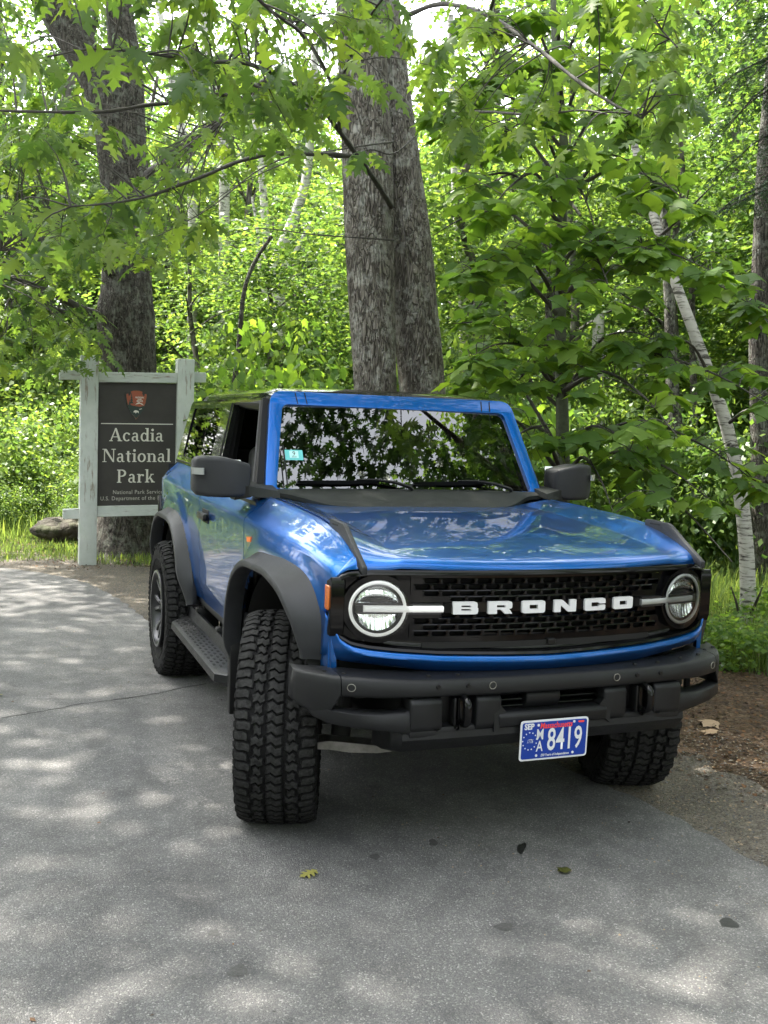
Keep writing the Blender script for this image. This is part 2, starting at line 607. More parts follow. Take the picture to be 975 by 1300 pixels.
# ---- black grille panel
def zbot(x):
    a = abs(x)
    return interp(a, [0, .18, .45, .60, .70, .765, .80, .82, .832], [.828, .832, .840, .850, .860, .873, .893, .925, .97])
ZTOP = 1.152
def ztop(x):
    a = abs(x)
    return interp(a, [0, .70, .78, .81, .832], [ZTOP, ZTOP - .002, ZTOP - .012, ZTOP - .03, ZTOP - .07])
def grille_pt(x, z, d=0.0):
    """point on the curved nose; d is the distance behind the outer face"""
    return Vector((x, yf(x) + d, z))
bm = bmesh.new()
xs = sorted(set(list(np.linspace(-.832, .832, 105)) + [-.54, .54, -.50, .50]))
cols = []
for x in xs:
    zb_, zt = zbot(x), ztop(x)
    m_ = max(0, min(1, (.832 - abs(x)) / .045))
    dep = .030 * sstep(.0, 1, m_) if m_ < 1 else .030
    r = []
    r.append(Vector((x * 1.0, yf(x) + .07, zt + .004)))
    r.append(grille_pt(x, zt + .004, .004)); r.append(grille_pt(x, zt - .004, -.002)); r.append(grille_pt(x, zt - .016, -.002))
    r.append(grille_pt(x, zt - .022, dep))
    n = 14
    za, zc_ = zt - .024, zb_ + .022
    for k in range(n + 1): r.append(grille_pt(x, za + (zc_ - za) * k / n, dep + .0005))
    r.append(grille_pt(x, zb_ + .019, dep - .002)); r.append(grille_pt(x, zb_ + .013, .004)); r.append(grille_pt(x, zb_ + .004, -.001)); r.append(grille_pt(x, zb_ - .004, .012))
    cols.append(r)
side0 = [Vector((p.x, p.y + .06, p.z)) for p in cols[0]]
side1 = [Vector((p.x, p.y + .06, p.z)) for p in cols[-1]]
add_grid(bm, [side0] + cols + [side1], keep=lambda c: not (abs(c.x) < .545 and .905 < c.z < 1.124 and c.y > yf(c.x) + .02))
recalc(bm)
grille = part('grille_panel', bm, m_gloss, car, 40)

# slotted mesh of the grille, each slot a real hole
bm = bmesh.new()
PW, PH = .0675, .0228
rows = [1.112 - PH * k for k in range(4)] + [.984 - PH * k for k in range(4)]
def gp(x, z, d): return grille_pt(x, z, .024 + d)
for ri, zc_ in enumerate(rows):
    if ri == 4:
        recalc(bm); part('grille_mesh', bm, m_gloss, car, 30); bm = bmesh.new()
    off = (ri % 2) * PW / 2
    k0 = -9
    for k in range(-9, 10):
        cx = k * PW + off
        xa, xb = cx - PW / 2, cx + PW / 2
        if xb < -.55 or xa > .55: continue
        xa, xb = max(xa, -.55), min(xb, .55)
        w_ = xb - xa
        closed = w_ < PW * .8 or abs(cx) > .495 + (.03 if ri % 2 else 0) or (ri in (3, 4) and abs(cx) > .43)
        z0_, z1_ = zc_ - PH / 2, zc_ + PH / 2
        outer = [(xa, z0_), (cx, z0_), (xb, z0_), (xb, zc_), (xb, z1_), (cx, z1_), (xa, z1_), (xa, zc_)]
        if closed:
            bm.faces.new([bm.verts.new(gp(p[0], p[1], 0)) for p in outer]); continue
        hw, hh = PW / 2 - .0042, PH / 2 - .0030
        inner = [(cx - hw + .006, zc_ - hh), (cx, zc_ - hh), (cx + hw - .006, zc_ - hh), (cx + hw, zc_), (cx + hw - .006, zc_ + hh), (cx, zc_ + hh), (cx - hw + .006, zc_ + hh), (cx - hw, zc_)]
        vo = [bm.verts.new(gp(p[0], p[1], 0)) for p in outer]
        vi = [bm.verts.new(gp(p[0], p[1], -.002)) for p in inner]
        vb = [bm.verts.new(gp(p[0], p[1], .022)) for p in inner]
        for q in range(8):
            j = (q + 1) % 8
            bm.faces.new([vo[q], vo[j], vi[j], vi[q]])
            bm.faces.new([vi[q], vi[j], vb[j], vb[q]])
recalc(bm)
part('grille_mesh', bm, m_gloss, car, 30)
bm = bmesh.new()   # crossbar behind the lettering, with top and bottom closing strips
for (za, zb2, d) in ((.9955, 1.032, .020), (1.1234, 1.130, .026), (.898, .904, .026)):
    s = []
    for x in np.linspace(-.55, .55, 30):
        s.append([grille_pt(x, za, d), grille_pt(x, zb2, d), grille_pt(x, zb2, d + .02), grille_pt(x, za, d + .02)])
    add_sweep(bm, s)
part('grille_crossbar', bm, m_gloss, car, 30)
bm = bmesh.new()   # radiator behind
add_box(bm, (0, -.60, 1.0), (1.12, .04, .34))
part('radiator', bm, m_dark, car, 30)
bm = bmesh.new()   # lower intake slit with a small sensor block
s = []
for x in np.linspace(-.50, .50, 24):
    s.append([grille_pt(x, .858, .026), grille_pt(x, .880, .026), grille_pt(x, .880, .05), grille_pt(x, .858, .05)])
add_sweep(bm, s)
part('lower_intake', bm, m_seam, car, 30)
bm = bmesh.new()
add_box(bm, (.02, -.722, .874), (.035, .02, .022), .003, 1)
part('front_camera', bm, m_satin, car, 30)

# ---- the six raised letters
def letter_loops(ch, w_, h):
    hx, hz = w_ / 2, h / 2
    cut = .0075
    O = lambda pts, r: round_poly(pts, r, 2)
    if ch == 'O':
        return [O([(-hx, -hz), (hx, -hz), (hx, hz), (-hx, hz)], .009), [(-hx * .36, -hz * .34), (-hx * .36, hz * .34), (hx * .36, hz * .34), (hx * .36, -hz * .34)]]
    if ch == 'B':
        a = O([(-hx, -hz), (hx, -hz), (hx, 0), (hx * .94, 0), (hx * .94, hz), (-hx, hz)], [.003, .010, .002, .002, .010, .003])
        return [a, [(-hx * .35, hz * .14), (-hx * .35, hz * .42), (hx * .42, hz * .42), (hx * .42, hz * .14)], [(-hx * .35, -hz * .42), (-hx * .35, -hz * .14), (hx * .42, -hz * .14), (hx * .42, -hz * .42)]]
    if ch == 'R':
        a = O([(-hx, -hz), (-hx * .28, -hz), (-hx * .28, -hz * .30), (hx * .02, -hz * .30), (hx * .38, -hz), (hx, -hz), (hx * .72, -hz * .22), (hx * .97, -hz * .1), (hx * .97, hz), (-hx, hz)], [.003, .001, .001, .001, .001, .001, .001, .004, .010, .003])
        return [a, [(-hx * .3, hz * .02), (-hx * .3, hz * .40), (hx * .40, hz * .40), (hx * .40, hz * .02)]]
    if ch == 'N':
        return [O([(-hx, -hz), (-hx * .42, -hz), (-hx * .42, hz * .12), (hx * .28, -hz), (hx, -hz), (hx, hz), (hx * .42, hz), (hx * .42, -hz * .12), (-hx * .28, hz), (-hx, hz)], .002)]
    if ch == 'C':
        return [O([(-hx, -hz), (hx, -hz), (hx, -hz * .12), (hx * .38, -hz * .12), (hx * .38, -hz * .36), (-hx * .36, -hz * .36), (-hx * .36, hz * .36), (hx * .38, hz * .36), (hx * .38, hz * .12), (hx, hz * .12), (hx, hz), (-hx, hz)], [.009, .009, .002, .001, .001, .001, .001, .001, .001, .002, .009, .009])]
badge = link('grille_lettering', None, car)
lx = np.linspace(-.345, .345, 6)
for ch, cx in zip('BRONCO', lx):
    bm = bmesh.new()
    add_tess(bm, letter_loops(ch, .098, .047), lambda u_, v_, d, cx=cx: grille_pt(cx + u_, 1.0125 + v_, d), .009, .021)
    part('letter', bm, m_white, badge, 30)

# ---- headlamps
def ring(bm, c, r0, r1, d0, d1, n=56, sq=1.0):
    """flat annulus prism on the curved nose"""
    add = []
    for (r, d) in ((r0, d1), (r0, d0), (r1, d0), (r1, d1)):
        add.append([bm.verts.new(Vector((c[0] + r * sq * math.cos(2 * PI * k / n), yf(c[0] + r * sq * math.cos(2 * PI * k / n)) + d, c[1] + r * math.sin(2 * PI * k / n)))) for k in range(n)])
    for a in range(4):
        A, B = add[a], add[(a + 1) % 4]
        for k in range(n): bm.faces.new([A[k], A[(k + 1) % n], B[(k + 1) % n], B[k]])
    recalc(bm)
def disc_part(c, r, d, lo=-9, hi=9, n=48):
    pts = []
    for k in range(n):
        x = r * math.cos(2 * PI * k / n); z = r * math.sin(2 * PI * k / n)
        z = min(hi, max(lo, z)); pts.append((c[0] + x, c[1] + z))
    return pts
for sx in (-1, 1):
    lit = sx < 0
    hl = link('headlamp', None, car, None)
    c = (sx * .673, 1.010)
    bm = bmesh.new(); ring(bm, c, .1065, .1260, .004, .034); part('bezel', bm, m_gloss, hl, 40)
    bm = bmesh.new()
    vs = [grille_pt(c[0] + .107 * math.cos(t), c[1] + .107 * math.sin(t), .027) for t in np.linspace(0, 2 * PI, 48, endpoint=False)]
    cv = bm.verts.new(grille_pt(c[0], c[1], .026)); vv = [bm.verts.new(p) for p in vs]
    for k in range(48): bm.faces.new([cv, vv[k], vv[(k + 1) % 48]])
    recalc(bm); part('lamp_bowl', bm, m_lampdark, hl, 40)
    # ring light, rounded section
    bm = bmesh.new()
    path = [grille_pt(c[0] + .0975 * math.cos(t), c[1] + .0975 * math.sin(t), .006) for t in np.linspace(0, 2 * PI, 56, endpoint=False)]
    add_tube(bm, path, .0066, 8, closed=True)
    part('ring_light', bm, m_drl if lit else m_drl_dim, hl, 60)
    # reflectors above and below the bar: fluted bowls
    for up_ in (1, -1):
        bm = bmesh.new()
        P = []
        for i in range(29):
            u_ = -1 + 2 * i / 28
            x = c[0] + u_ * .078
            hmax = math.sqrt(max(0, .081 ** 2 - (u_ * .078) ** 2))
            row = []
            for j in range(9):
                t = j / 8
                z = .017 + (max(hmax, .018) - .017) * t
                fl = .003 * abs(math.sin(i * 1.15)) * (1 if up_ < 0 else .5)
                d = .026 - .012 * (t ** 2) - fl + (.006 * math.sin(t * 9) if up_ > 0 else 0)
                row.append(grille_pt(x, c[1] + up_ * z, d))
            P.append(row)
        add_grid(bm, P); recalc(bm)
        part('reflector', bm, m_chrome, hl, 50)
    # horizontal light bar from the lamp to the lettering
    bm = bmesh.new()
    s = []
    for x in np.linspace(c[0] + sx * .052, sx * .434, 22):
        f_ = 1.0
        h = .0115 * f_
        s.append([grille_pt(x, c[1] + 1 * z, d) for z, d in ((-h, .024), (-h, .002), (-h * .6, -.003), (h * .6, -.003), (h, .002), (h, .024))])
    add_sweep(bm, s)
    part('light_bar', bm, m_drl if lit else m_drl_dim, hl, 50)
    bm = bmesh.new()
    s = []
    for x in np.linspace(c[0] + sx * .054, c[0] + sx * .080, 4):
        s.append([grille_pt(x, c[1] + 1 * z, d) for z, d in ((-.0125, .024), (-.0125, .004), (.0125, .004), (.0125, .024))])
    add_sweep(bm, s)
    for zz in (.0165, -.0165):
        s = []
        for x in np.linspace(c[0] + sx * .079, sx * .440, 18):
            s.append([grille_pt(x, c[1] + zz + z, d) for z, d in ((-.0028, .024), (-.0028, .004), (.0028, .004), (.0028, .024))])
        add_sweep(bm, s)
    part('bar_housing', bm, m_lampdark, hl, 40)
    bm = bmesh.new()
    P = []
    for i in range(13):
        r = .108 * i / 12
        P.append([grille_pt(c[0] + r * math.cos(t), c[1] + r * math.sin(t), -.010 * math.sqrt(max(0, 1 - (r / .112) ** 2)) - .004) for t in np.linspace(0, 2 * PI, 49)])
    add_grid(bm, P); recalc(bm)
    part('lens', bm, m_lens, hl, 60)
    # ribbed filler between light bar and first letter
    bm = bmesh.new()
    for k in range(6):
        x = sx * (.4035 + .0042 * k)
        add_box(bm, grille_pt(x, 1.0125, .012), (.0022, .014, .034))
    part('ribbed_insert', bm, m_satin, car, 30)
    # amber marker wrapped round the corner
    bm = bmesh.new()
    for (z0_, z1_, y0_, y1_, o_) in ((1.0, 1.09, -.598, -.560, .004),):
        y0_ -= .006; pr = [(y0_, z0_ + .006), (y0_ + .006, z0_), (y1_, z0_), (y1_, z1_), (y0_ + .006, z1_), (y0_, z1_ - .006)]
        add_prism(bm, pr, 'x', sx * .830, sx * .848, .002, 1)
    part('side_marker', bm, m_amber, car, 30)
    bm = bmesh.new()
    add_prism(bm, [(-.622, .935), (-.612, .905), (-.585, .905), (-.560, .985), (-.560, 1.105), (-.612, 1.124), (-.622, 1.10)], 'x', sx * .79, sx * .8425, .003, 1)
    part('marker_frame', bm, m_gloss, car, 30)

# ---- blue valance under the grille
bm = bmesh.new()
secs = []
def zlow(x): return interp(abs(x), [0, .18, .45, .68, .80, .845], [.758, .761, .770, .798, .812, .825])
for x in np.linspace(-.850, .850, 75):
    a = abs(x)
    xx = min(a, .832)
    t0 = zbot(xx) + .0 if a < .832 else .99
    tz = t0 + .0
    bz = zlow(x)
    yo = yf(x) if a < .80 else yf(x)
    m_ = (tz + bz) / 2
    secs.append([Vector((x, yo + .05, tz)), Vector((x, yo + .006, tz + .001)), Vector((x, yo - .006, tz - .004)), Vector((x, yo - .012, tz - .016)), Vector((x, yo - .012, tz - .024)),
                 Vector((x, yo + .002, m_ - .008)), Vector((x, yo + .014, bz + .010)), Vector((x, yo + .026, bz)), Vector((x, yo + .09, bz))])
add_sweep(bm, secs)
part('front_valance', bm, m_blue, car, 40)
# rounded front of the fender, rolling in to meet the grille panel
for sx in (-1, 1):
    sec = side_section(-.595, .775)
    P = []
    tgt = []
    for x, z in sec:
        if z > 1.12:
            tx = min(x, .825); tz = min(z, ztop(tx) + .010); ty = yf(tx) + .012
        else:
            tx, tz, ty = .836, z, yf(.825) + .014
        tgt.append((tx, ty, tz))
    for k in range(7):
        t = k / 6
        cx_, cy_ = math.sin(t * PI / 2), 1 - math.cos(t * PI / 2)
        # quarter round: leaves the side along -y, arrives along -x / -z
        row = []
        for (x, z), (tx, ty, tz) in zip(sec, tgt):
            row.append(Vector((sx * (x + (tx - x) * cy_), -.595 + (ty + .595) * cx_, z + (tz - z) * cy_)))
        P.append(row)
    P.append([Vector((p.x - sx * .004, p.y + .02, p.z - .004)) for p in P[-1]])
    bm = bmesh.new(); add_grid(bm, P); recalc(bm)
    part('fender_corner', bm, m_blue, car, 50)

# ---- wheel arch flares
def flare(sx, cy, front=True):
    pts = ([(-.480, .800), (-.478, .860), (-.452, .950), (-.36, 1.035), (-.20, 1.068), (0.0, 1.066), (.20, 1.052), (.37, .985), (.475, .87), (.52, .74), (.54, .62), (.545, .56)] if front else
           [(-.690, .575), (-.635, .70), (-.565, .83), (-.47, .93), (-.34, 1.005), (-.17, 1.035), (0.0, 1.037), (.20, 1.030), (.36, .98), (.49, .87), (.55, .74), (.58, .62)])
    pp = catmull([(p[0], p[1], 0) for p in pts], 5)
    T = frame_dirs(pp)
    n = len(pp)
    secs = []
    for i, p in enumerate(pp):
        s = i / (n - 1)
        nrm = Vector((-T[i].y, T[i].x, 0))           # outward from the wheel
        if nrm.dot(Vector((p.x, p.y - .445, 0))) < 0: nrm = -nrm
        endf = 1 - .55 * sstep(.10, 0, s) * (0 if front else 1) - .75 * sstep(.80, 1.0, s)
        k = endf
        xl = .993 - .078 * sstep(.34, 0, s) - (.035 * sstep(.85, 1, s))    # lip
        if not front: xl = .985 - .05 * sstep(.15, 0, s) - .03 * sstep(.85, 1, s)
        xb = .900
        wd = (.062 - .026 * sstep(.15, 0, s) + .012 * sstep(.5, .15, s)) * max(k, .45) if front else (.062 + .030 * sstep(.25, 0, s)) * max(k, .45)
        def q(off, x):
            v = p + nrm * off
            y = cy + v.x
            return Vector((sx * x, y, v.y))
        xw = xb * W(cy + (p + nrm * wd).x) - .004 + .012
        secs.append([q(.0, xl - .085), q(-.006, xl - .012), q(-.002, xl - .003), q(.004, xl), q(.020, xl - .002), q(.026, xl - .006), q(wd * .62, xl * .35 + xw * .65 + .014), q(wd, xw + .004), q(wd + .004, xw - .006), q(wd - .004, xw - .03)])
    bm = bmesh.new()
    add_sweep(bm, secs, closed_sec=True)
    return part('wheel_flare', bm, m_plastic, car, 38)
for sx in (-1, 1):
    flare(sx, 0.0, True); flare(sx, 2.55, False)
    for cy in (0.0, 2.55):
        bm = bmesh.new()   # wheel well liner
        P = []
        for t in np.linspace(R(8), R(150), 20):
            P.append([Vector((sx * x, cy + .60 * math.cos(t) * 1.0, .445 + .605 * math.sin(t))) for x in (.45, .60, .75, .885)])
        add_grid(bm, P)
        v = [bm.verts.new(Vector((sx * .46, cy + .6 * math.cos(t), .445 + .6 * math.sin(t)))) for t in np.linspace(R(20), R(150), 20)]
        bm.faces.new(v)
        part('wheel_well', bm, m_dark, car, 50)
    # front splash guard behind the front wheel
    bm = bmesh.new()
    add_prism(bm, [(.52, .30), (.57, .30), (.60, .62), (.56, .78), (.53, .60)], 'x', sx * .70, sx * (.955 if sx < 0 else .90), .006, 2)
    part('mud_flap', bm, m_satin, car, 35)
    bm = bmesh.new()
    add_prism(bm, [(3.10, .42), (3.14, .42), (3.16, .72), (3.12, .72)], 'x', sx * .70, sx * .955, .006, 2)
    part('mud_flap', bm, m_satin, car, 35)

# ---- tub, floor and chassis
bm = bmesh.new()
add_box(bm, (0, 2.05, .72), (1.60, 2.4, .22))
add_box(bm, (0, .02, .93), (1.20, 1.0, .50))
add_box(bm, (0, .60, .98), (1.60, .10, .62))
add_box(bm, (0, 1.2, .50), (.90, 3.4, .20), .02)
add_box(bm, (-.05, 1.35, .36), (1.15, 2.1, .16), .03)  # low box added to block the bright ground under the vehicle
add_box(bm, (0, 2.56, .445), (1.36, .14, .14), .03)
part('chassis', bm, m_dark, car, 30)
bm = bmesh.new()
for sx in (-1, 1):
    P = [[Vector((sx * .835, y, z)) for z in (.66, 1.30)] for y in (.60, 1.9, 3.2)]
    add_grid(bm, P)
add_grid(bm, [[Vector((x, 3.22, z)) for z in (.6, 1.36)] for x in (-.84, .84)])
part('inner_trim', bm, m_satin, car, 30)
bm = bmesh.new()
add_prism(bm, [(.53, .60), (2.02, .60), (2.02, .66), (.53, .66)], 'x', -.86, -.80, .01)
part('rocker', bm, m_satin, car, 30)
bm = bmesh.new()
add_prism(bm, [(.53, .60), (2.02, .60), (2.02, .66), (.53, .66)], 'x', .80, .86, .01)
part('rocker', bm, m_satin, car, 30)
bm = bmesh.new()
add_prism(bm, [(3.24, .62), (3.32, .66), (3.325, 1.30), (3.27, 1.35), (3.18, 1.36), (3.16, .62)], 'x', -.77, .77, .01)
part('tailgate', bm, m_blue, car, 30)
for sx in (-1, 1):
    bm = bmesh.new()
    add_box(bm, (sx * .855, 3.30, .96), (.085, .05, .34), .008)
    tl = part('tail_lamp', bm, m_gloss, car, 30)
    bm = bmesh.new(); add_box(bm, (sx * .855, 3.328, .96), (.06, .012, .28), .003)
    part('red_lens', bm, m_red, tl, 30)
bm = bmesh.new()
add_box(bm, (0, 3.38, .62), (1.7, .16, .18), .02)
part('rear_bumper', bm, m_steel, car, 30)

# ---- windscreen frame (A pillars and header in one ring), tilted back
WB, WT = Vector((0, .705, 1.352)), Vector((0, .965, 1.838))
wdir = (WT - WB).normalized(); wlen = (WT - WB).length
wn = Vector((0, -wdir.z, wdir.y))     # outward normal, towards the front
def wpt(u_, v_, d): return WB + Vector((u_, 0, 0)) + wdir * v_ - wn * d
outer = round_poly([(-.768, -.03), (.768, -.03), (.682, wlen + .002), (-.682, wlen + .002)], [0, 0, .065, .065], 6)
inner = round_poly([(-.705, .005), (.705, .005), (.628, wlen - .075), (-.628, wlen - .075)], [.02, .02, .035, .035], 4)
bm = bmesh.new()
add_tess(bm, [outer, inner[::-1]], wpt, .0, .075)
es = [e for e in bm.edges if len(e.link_faces) == 2 and e.calc_face_angle(0) > R(50)]
bmesh.ops.bevel(bm, geom=es, offset=.010, segments=3, profile=.5, affect='EDGES', clamp_overlap=True)
part('windscreen_frame', bm, m_blue, car, 45)
bm = bmesh.new()
for x in (-.555, -.505, .505, .555):
    s = []
    for v_ in (wlen - .070, wlen - .035, wlen - .006):
        s.append([wpt(x - .003 + (wlen - v_) * .12 * (1 if x < 0 else -1), v_, -.0012), wpt(x + .003 + (wlen - v_) * .12 * (1 if x < 0 else -1), v_, -.0012), wpt(x + .003 + (wlen - v_) * .12 * (1 if x < 0 else -1), v_, .003), wpt(x - .003 + (wlen - v_) * .12 * (1 if x < 0 else -1), v_, .003)])
    add_sweep(bm, s)
part('header_seam', bm, m_seam, car, 30)
bm = bmesh.new()
P = []
for i in range(25):
    u_ = -1 + 2 * i / 24
    row = []
    for j in range(13):
        v_ = .003 + (wlen - .077) * j / 12
        hw = .708 + (.630 - .708) * (j / 12)
        row.append(wpt(u_ * hw, v_, .016 - .010 * (1 - u_ * u_)))
    P.append(row)
add_grid(bm, P); recalc(bm)
ws = part('windscreen', bm, m_wind, car, 60)
bm = bmesh.new()      # black ceramic border
for (a_, b_) in (((-.704, .004), (-.688, .004)), ((.688, .004), (.704, .004))):
    s_ = -1 if a_[0] < 0 else 1
    s = []
    for j in range(9):
        t = j / 8
        hw = .706 + (.629 - .706) * t
        v_ = .004 + (wlen - .08) * t
        s.append([wpt(s_ * (hw - .016), v_, .018), wpt(s_ * hw, v_, .018), wpt(s_ * hw, v_, .022), wpt(s_ * (hw - .016), v_, .022)])
    add_sweep(bm, s)
part('glass_border', bm, m_seam, ws, 30)
# inspection sticker behind the glass, vehicle's right
bm = bmesh.new()
add_tess(bm, [[(-.640, .168), (-.548, .168), (-.548, .224), (-.640, .224)]], lambda u_, v_, d: wpt(u_, v_, d), .0125, .0135)
m_stick = pbr('teal_sticker', (0.12, 0.50, 0.50), 0.5)
m_stick_light = pbr('pale_teal_sticker', (0.45, 0.75, 0.72), 0.5)
m_ink = pbr('black_ink', (0.01, 0.012, 0.012), 0.6)
stk = part('inspection_sticker', bm, m_stick, ws, 30)
bm = bmesh.new()
add_tess(bm, [[(-.617, .180), (-.571, .180), (-.571, .218), (-.617, .218)]], lambda u_, v_, d: wpt(u_, v_, d), .0115, .0123)
part('sticker_centre', bm, m_stick_light, ws, 30)
text_part('sticker_numeral', '9', .034, m_ink, ws, wpt(-.594, .203, .0110), (1, 0, 0), wdir)
text_part('sticker_numeral', '2025', .013, m_ink, ws, wpt(-.594, .186, .0110), (1, 0, 0), wdir)
# sensor box and mirror inside
bm = bmesh.new()
add_box(bm, wpt(.02, wlen - .17, .05), (.16, .04, .10), .01)
add_box(bm, wpt(-.10, wlen - .19, .12), (.24, .03, .075), .012)
part('rear_view_mirror', bm, m_satin, car, 30)
bm = bmesh.new()
add_tube(bm, [wpt(-.655, .01, -.022), wpt(-.655, .10, -.02), wpt(-.655, .235, -.018)], .0035, 6)
part('antenna', bm, m_satin, car, 40)

# wipers
for (root, elbow, b0, b1) in (((.005, .012), (-.19, .050), (-.60, .040), (-.17, .046)), ((.575, .010), (.37, .052), (.02, .040), (.44, .050))):
    wp_ = link('wiper', None, car)
    bm = bmesh.new()
    add_tube(bm, [wpt(root[0], root[1] - .01, -.012), wpt(root[0] - .01, root[1], -.020), wpt((root[0] + elbow[0]) / 2, (root[1] + elbow[1]) / 2 + .004, -.026), wpt(elbow[0], elbow[1], -.020), wpt(elbow[0] - .10, elbow[1] + .003, -.012)], [.012, .010, .009, .007, .005], 6)
    part('wiper_arm', bm, m_satin, wp_, 40)
    bm = bmesh.new()
    s = []
    for t in np.linspace(0, 1, 9):
        x = b0[0] + (b1[0] - b0[0]) * t; v_ = b0[1] + (b1[1] - b0[1]) * t
        h = .006 + .008 * math.sin(PI * t)
        s.append([wpt(x, v_ - .004, .004), wpt(x, v_ - h, -.006), wpt(x, v_ + .001, -.016 - h * .4), wpt(x, v_ + .004, .004)])
    add_sweep(bm, s)
    part('wiper_blade', bm, m_satin, wp_, 40)

# ---- roof, glossy black, with a front and a rear section
def roof_sec(y, z0, w_):
    s = []
    for t in np.linspace(-1, 1, 25):
        a = abs(t)
        x = t * w_
        z = z0 - .016 * a ** 2 - .045 * max(0, a - .9) ** 2 * 100 * .55
        s.append(Vector((x, y, z)))
    s.append(Vector((w_ + .004, y, z0 - .085))); s.append(Vector((w_ + .012, y, z0 - .10)))
    s.insert(0, Vector((-w_ - .004, y, z0 - .085))); s.insert(0, Vector((-w_ - .012, y, z0 - .10)))
    return s
def roof_part(name, y0, y1, lift=0.0):
    bm = bmesh.new()
    P = []
    ysr = np.linspace(y0, y1, 12)
    for i, y in enumerate(ysr):
        z0 = 1.868 + lift + .006 * math.sin(PI * min(1, max(0, (y - .95) / 2.1))) - .05 * sstep(2.85, 3.06, y)
        w_ = interp(y, [.94, 1.1, 2.6, 3.06], [.672, .690, .690, .655])
        z0 -= .022 * sstep(1.06, .93, y)
        P.append(roof_sec(y, z0, w_))
    low = [Vector((p.x * .97, p.y, p.z - .05)) for p in P[0]]; hi = [Vector((p.x * .97, p.y, p.z - .05)) for p in P[-1]]
    add_grid(bm, [low] + P + [hi]); recalc(bm)
    return part(name, bm, m_roofm, car, 50)
roof_part('front_roof_panel', .975, 1.760)
roof_part('rear_roof_panel', 1.768, 3.06)
# side glazing plane: x from the belt to the roof
def sidex(z): return interp(z, [1.33, 1.80], [.800, .712])
for sx in (-1, 1):
    def sp(y, z, d, sx=sx): return Vector((sx * (sidex(z) - d), y, z))
    bm = bmesh.new()    # hardtop side: one frame with the quarter window opening, and the B pillar
    zb1, zt1 = 1.372, 1.800
    out_ = [(1.70, 1.345), (3.20, 1.385), (3.17, 1.50), (3.04, 1.785), (3.00, 1.80), (1.66, 1.80)]
    hole = round_poly([(2.02, 1.425), (2.98, 1.425), (2.90, 1.755), (1.94, 1.755)], .03, 3)
    add_tess(bm, [out_, hole[::-1]], lambda a, b, d: sp(a, b, d), 0, .035)
    part('hardtop_side', bm, m_roofm, car, 40)
    bm = bmesh.new()
    add_tess(bm, [round_poly([(2.015, 1.42), (2.985, 1.42), (2.905, 1.76), (1.935, 1.76)], .03, 3)], lambda a, b, d: sp(a, b, d), .008, .012)
    part('quarter_window', bm, m_tint, car, 40)
    bm = bmesh.new()    # door opening seals: satin black frame round the lowered window
    for path in ([(.83, 1.37), (1.03, 1.775), (1.70, 1.785), (1.755, 1.36)],):
        pth = [sp(a, b, .012) for a, b in path]
        s = []
        add_tube(bm, [p for p in pth], .018, 6)
    for (a, b) in (((.80, 1.345), (1.70, 1.358)),):
        add_tube(bm, [sp(a[0], a[1], .012), sp(b[0], b[1], .012)], .020, 6)
    part('door_seal', bm, m_satin, car, 40)
    bm = bmesh.new()    # A pillar side trim filling between frame and door opening
    add_sweep(bm, [[sp(.74, 1.33, 0), sp(.84, 1.33, 0), sp(.84, 1.33, .05), sp(.74, 1.33, .05)], [sp(1.00, 1.80, 0), sp(1.05, 1.80, 0), sp(1.05, 1.80, .05), sp(1.00, 1.80, .05)]])
    part('pillar_trim', bm, m_seam, car, 40)
    bm = bmesh.new()    # belt moulding
    s = []
    for y in np.linspace(.80, 3.2, 16):
        z = Zr(y)
        s.append([Vector((sx * .738, y, z - .02)), Vector((sx * .790, y, z - .004)), Vector((sx * .792, y, z + .010)), Vector((sx * .775, y, z + .022)), Vector((sx * .738, y, z + .02))])
    add_sweep(bm, s)
    part('belt_moulding', bm, m_satin, car, 40)
    # roof drip rail
    bm = bmesh.new()
    add_tube(bm, [Vector((sx * .700, 1.0, 1.790)), Vector((sx * .712, 1.2, 1.794)), Vector((sx * .712, 2.9, 1.79))], .014, 6)
    part('drip_rail', bm, m_roofm, car, 50)
bm = bmesh.new()
add_sweep(bm, [[Vector((-.70, 3.20, 1.40)), Vector((.70, 3.20, 1.40)), Vector((.70, 3.21, 1.40)), Vector((-.70, 3.21, 1.40))], [Vector((-.64, 3.05, 1.78)), Vector((.64, 3.05, 1.78)), Vector((.64, 3.06, 1.78)), Vector((-.64, 3.06, 1.78))]])
part('rear_window', bm, m_tint, car, 30)

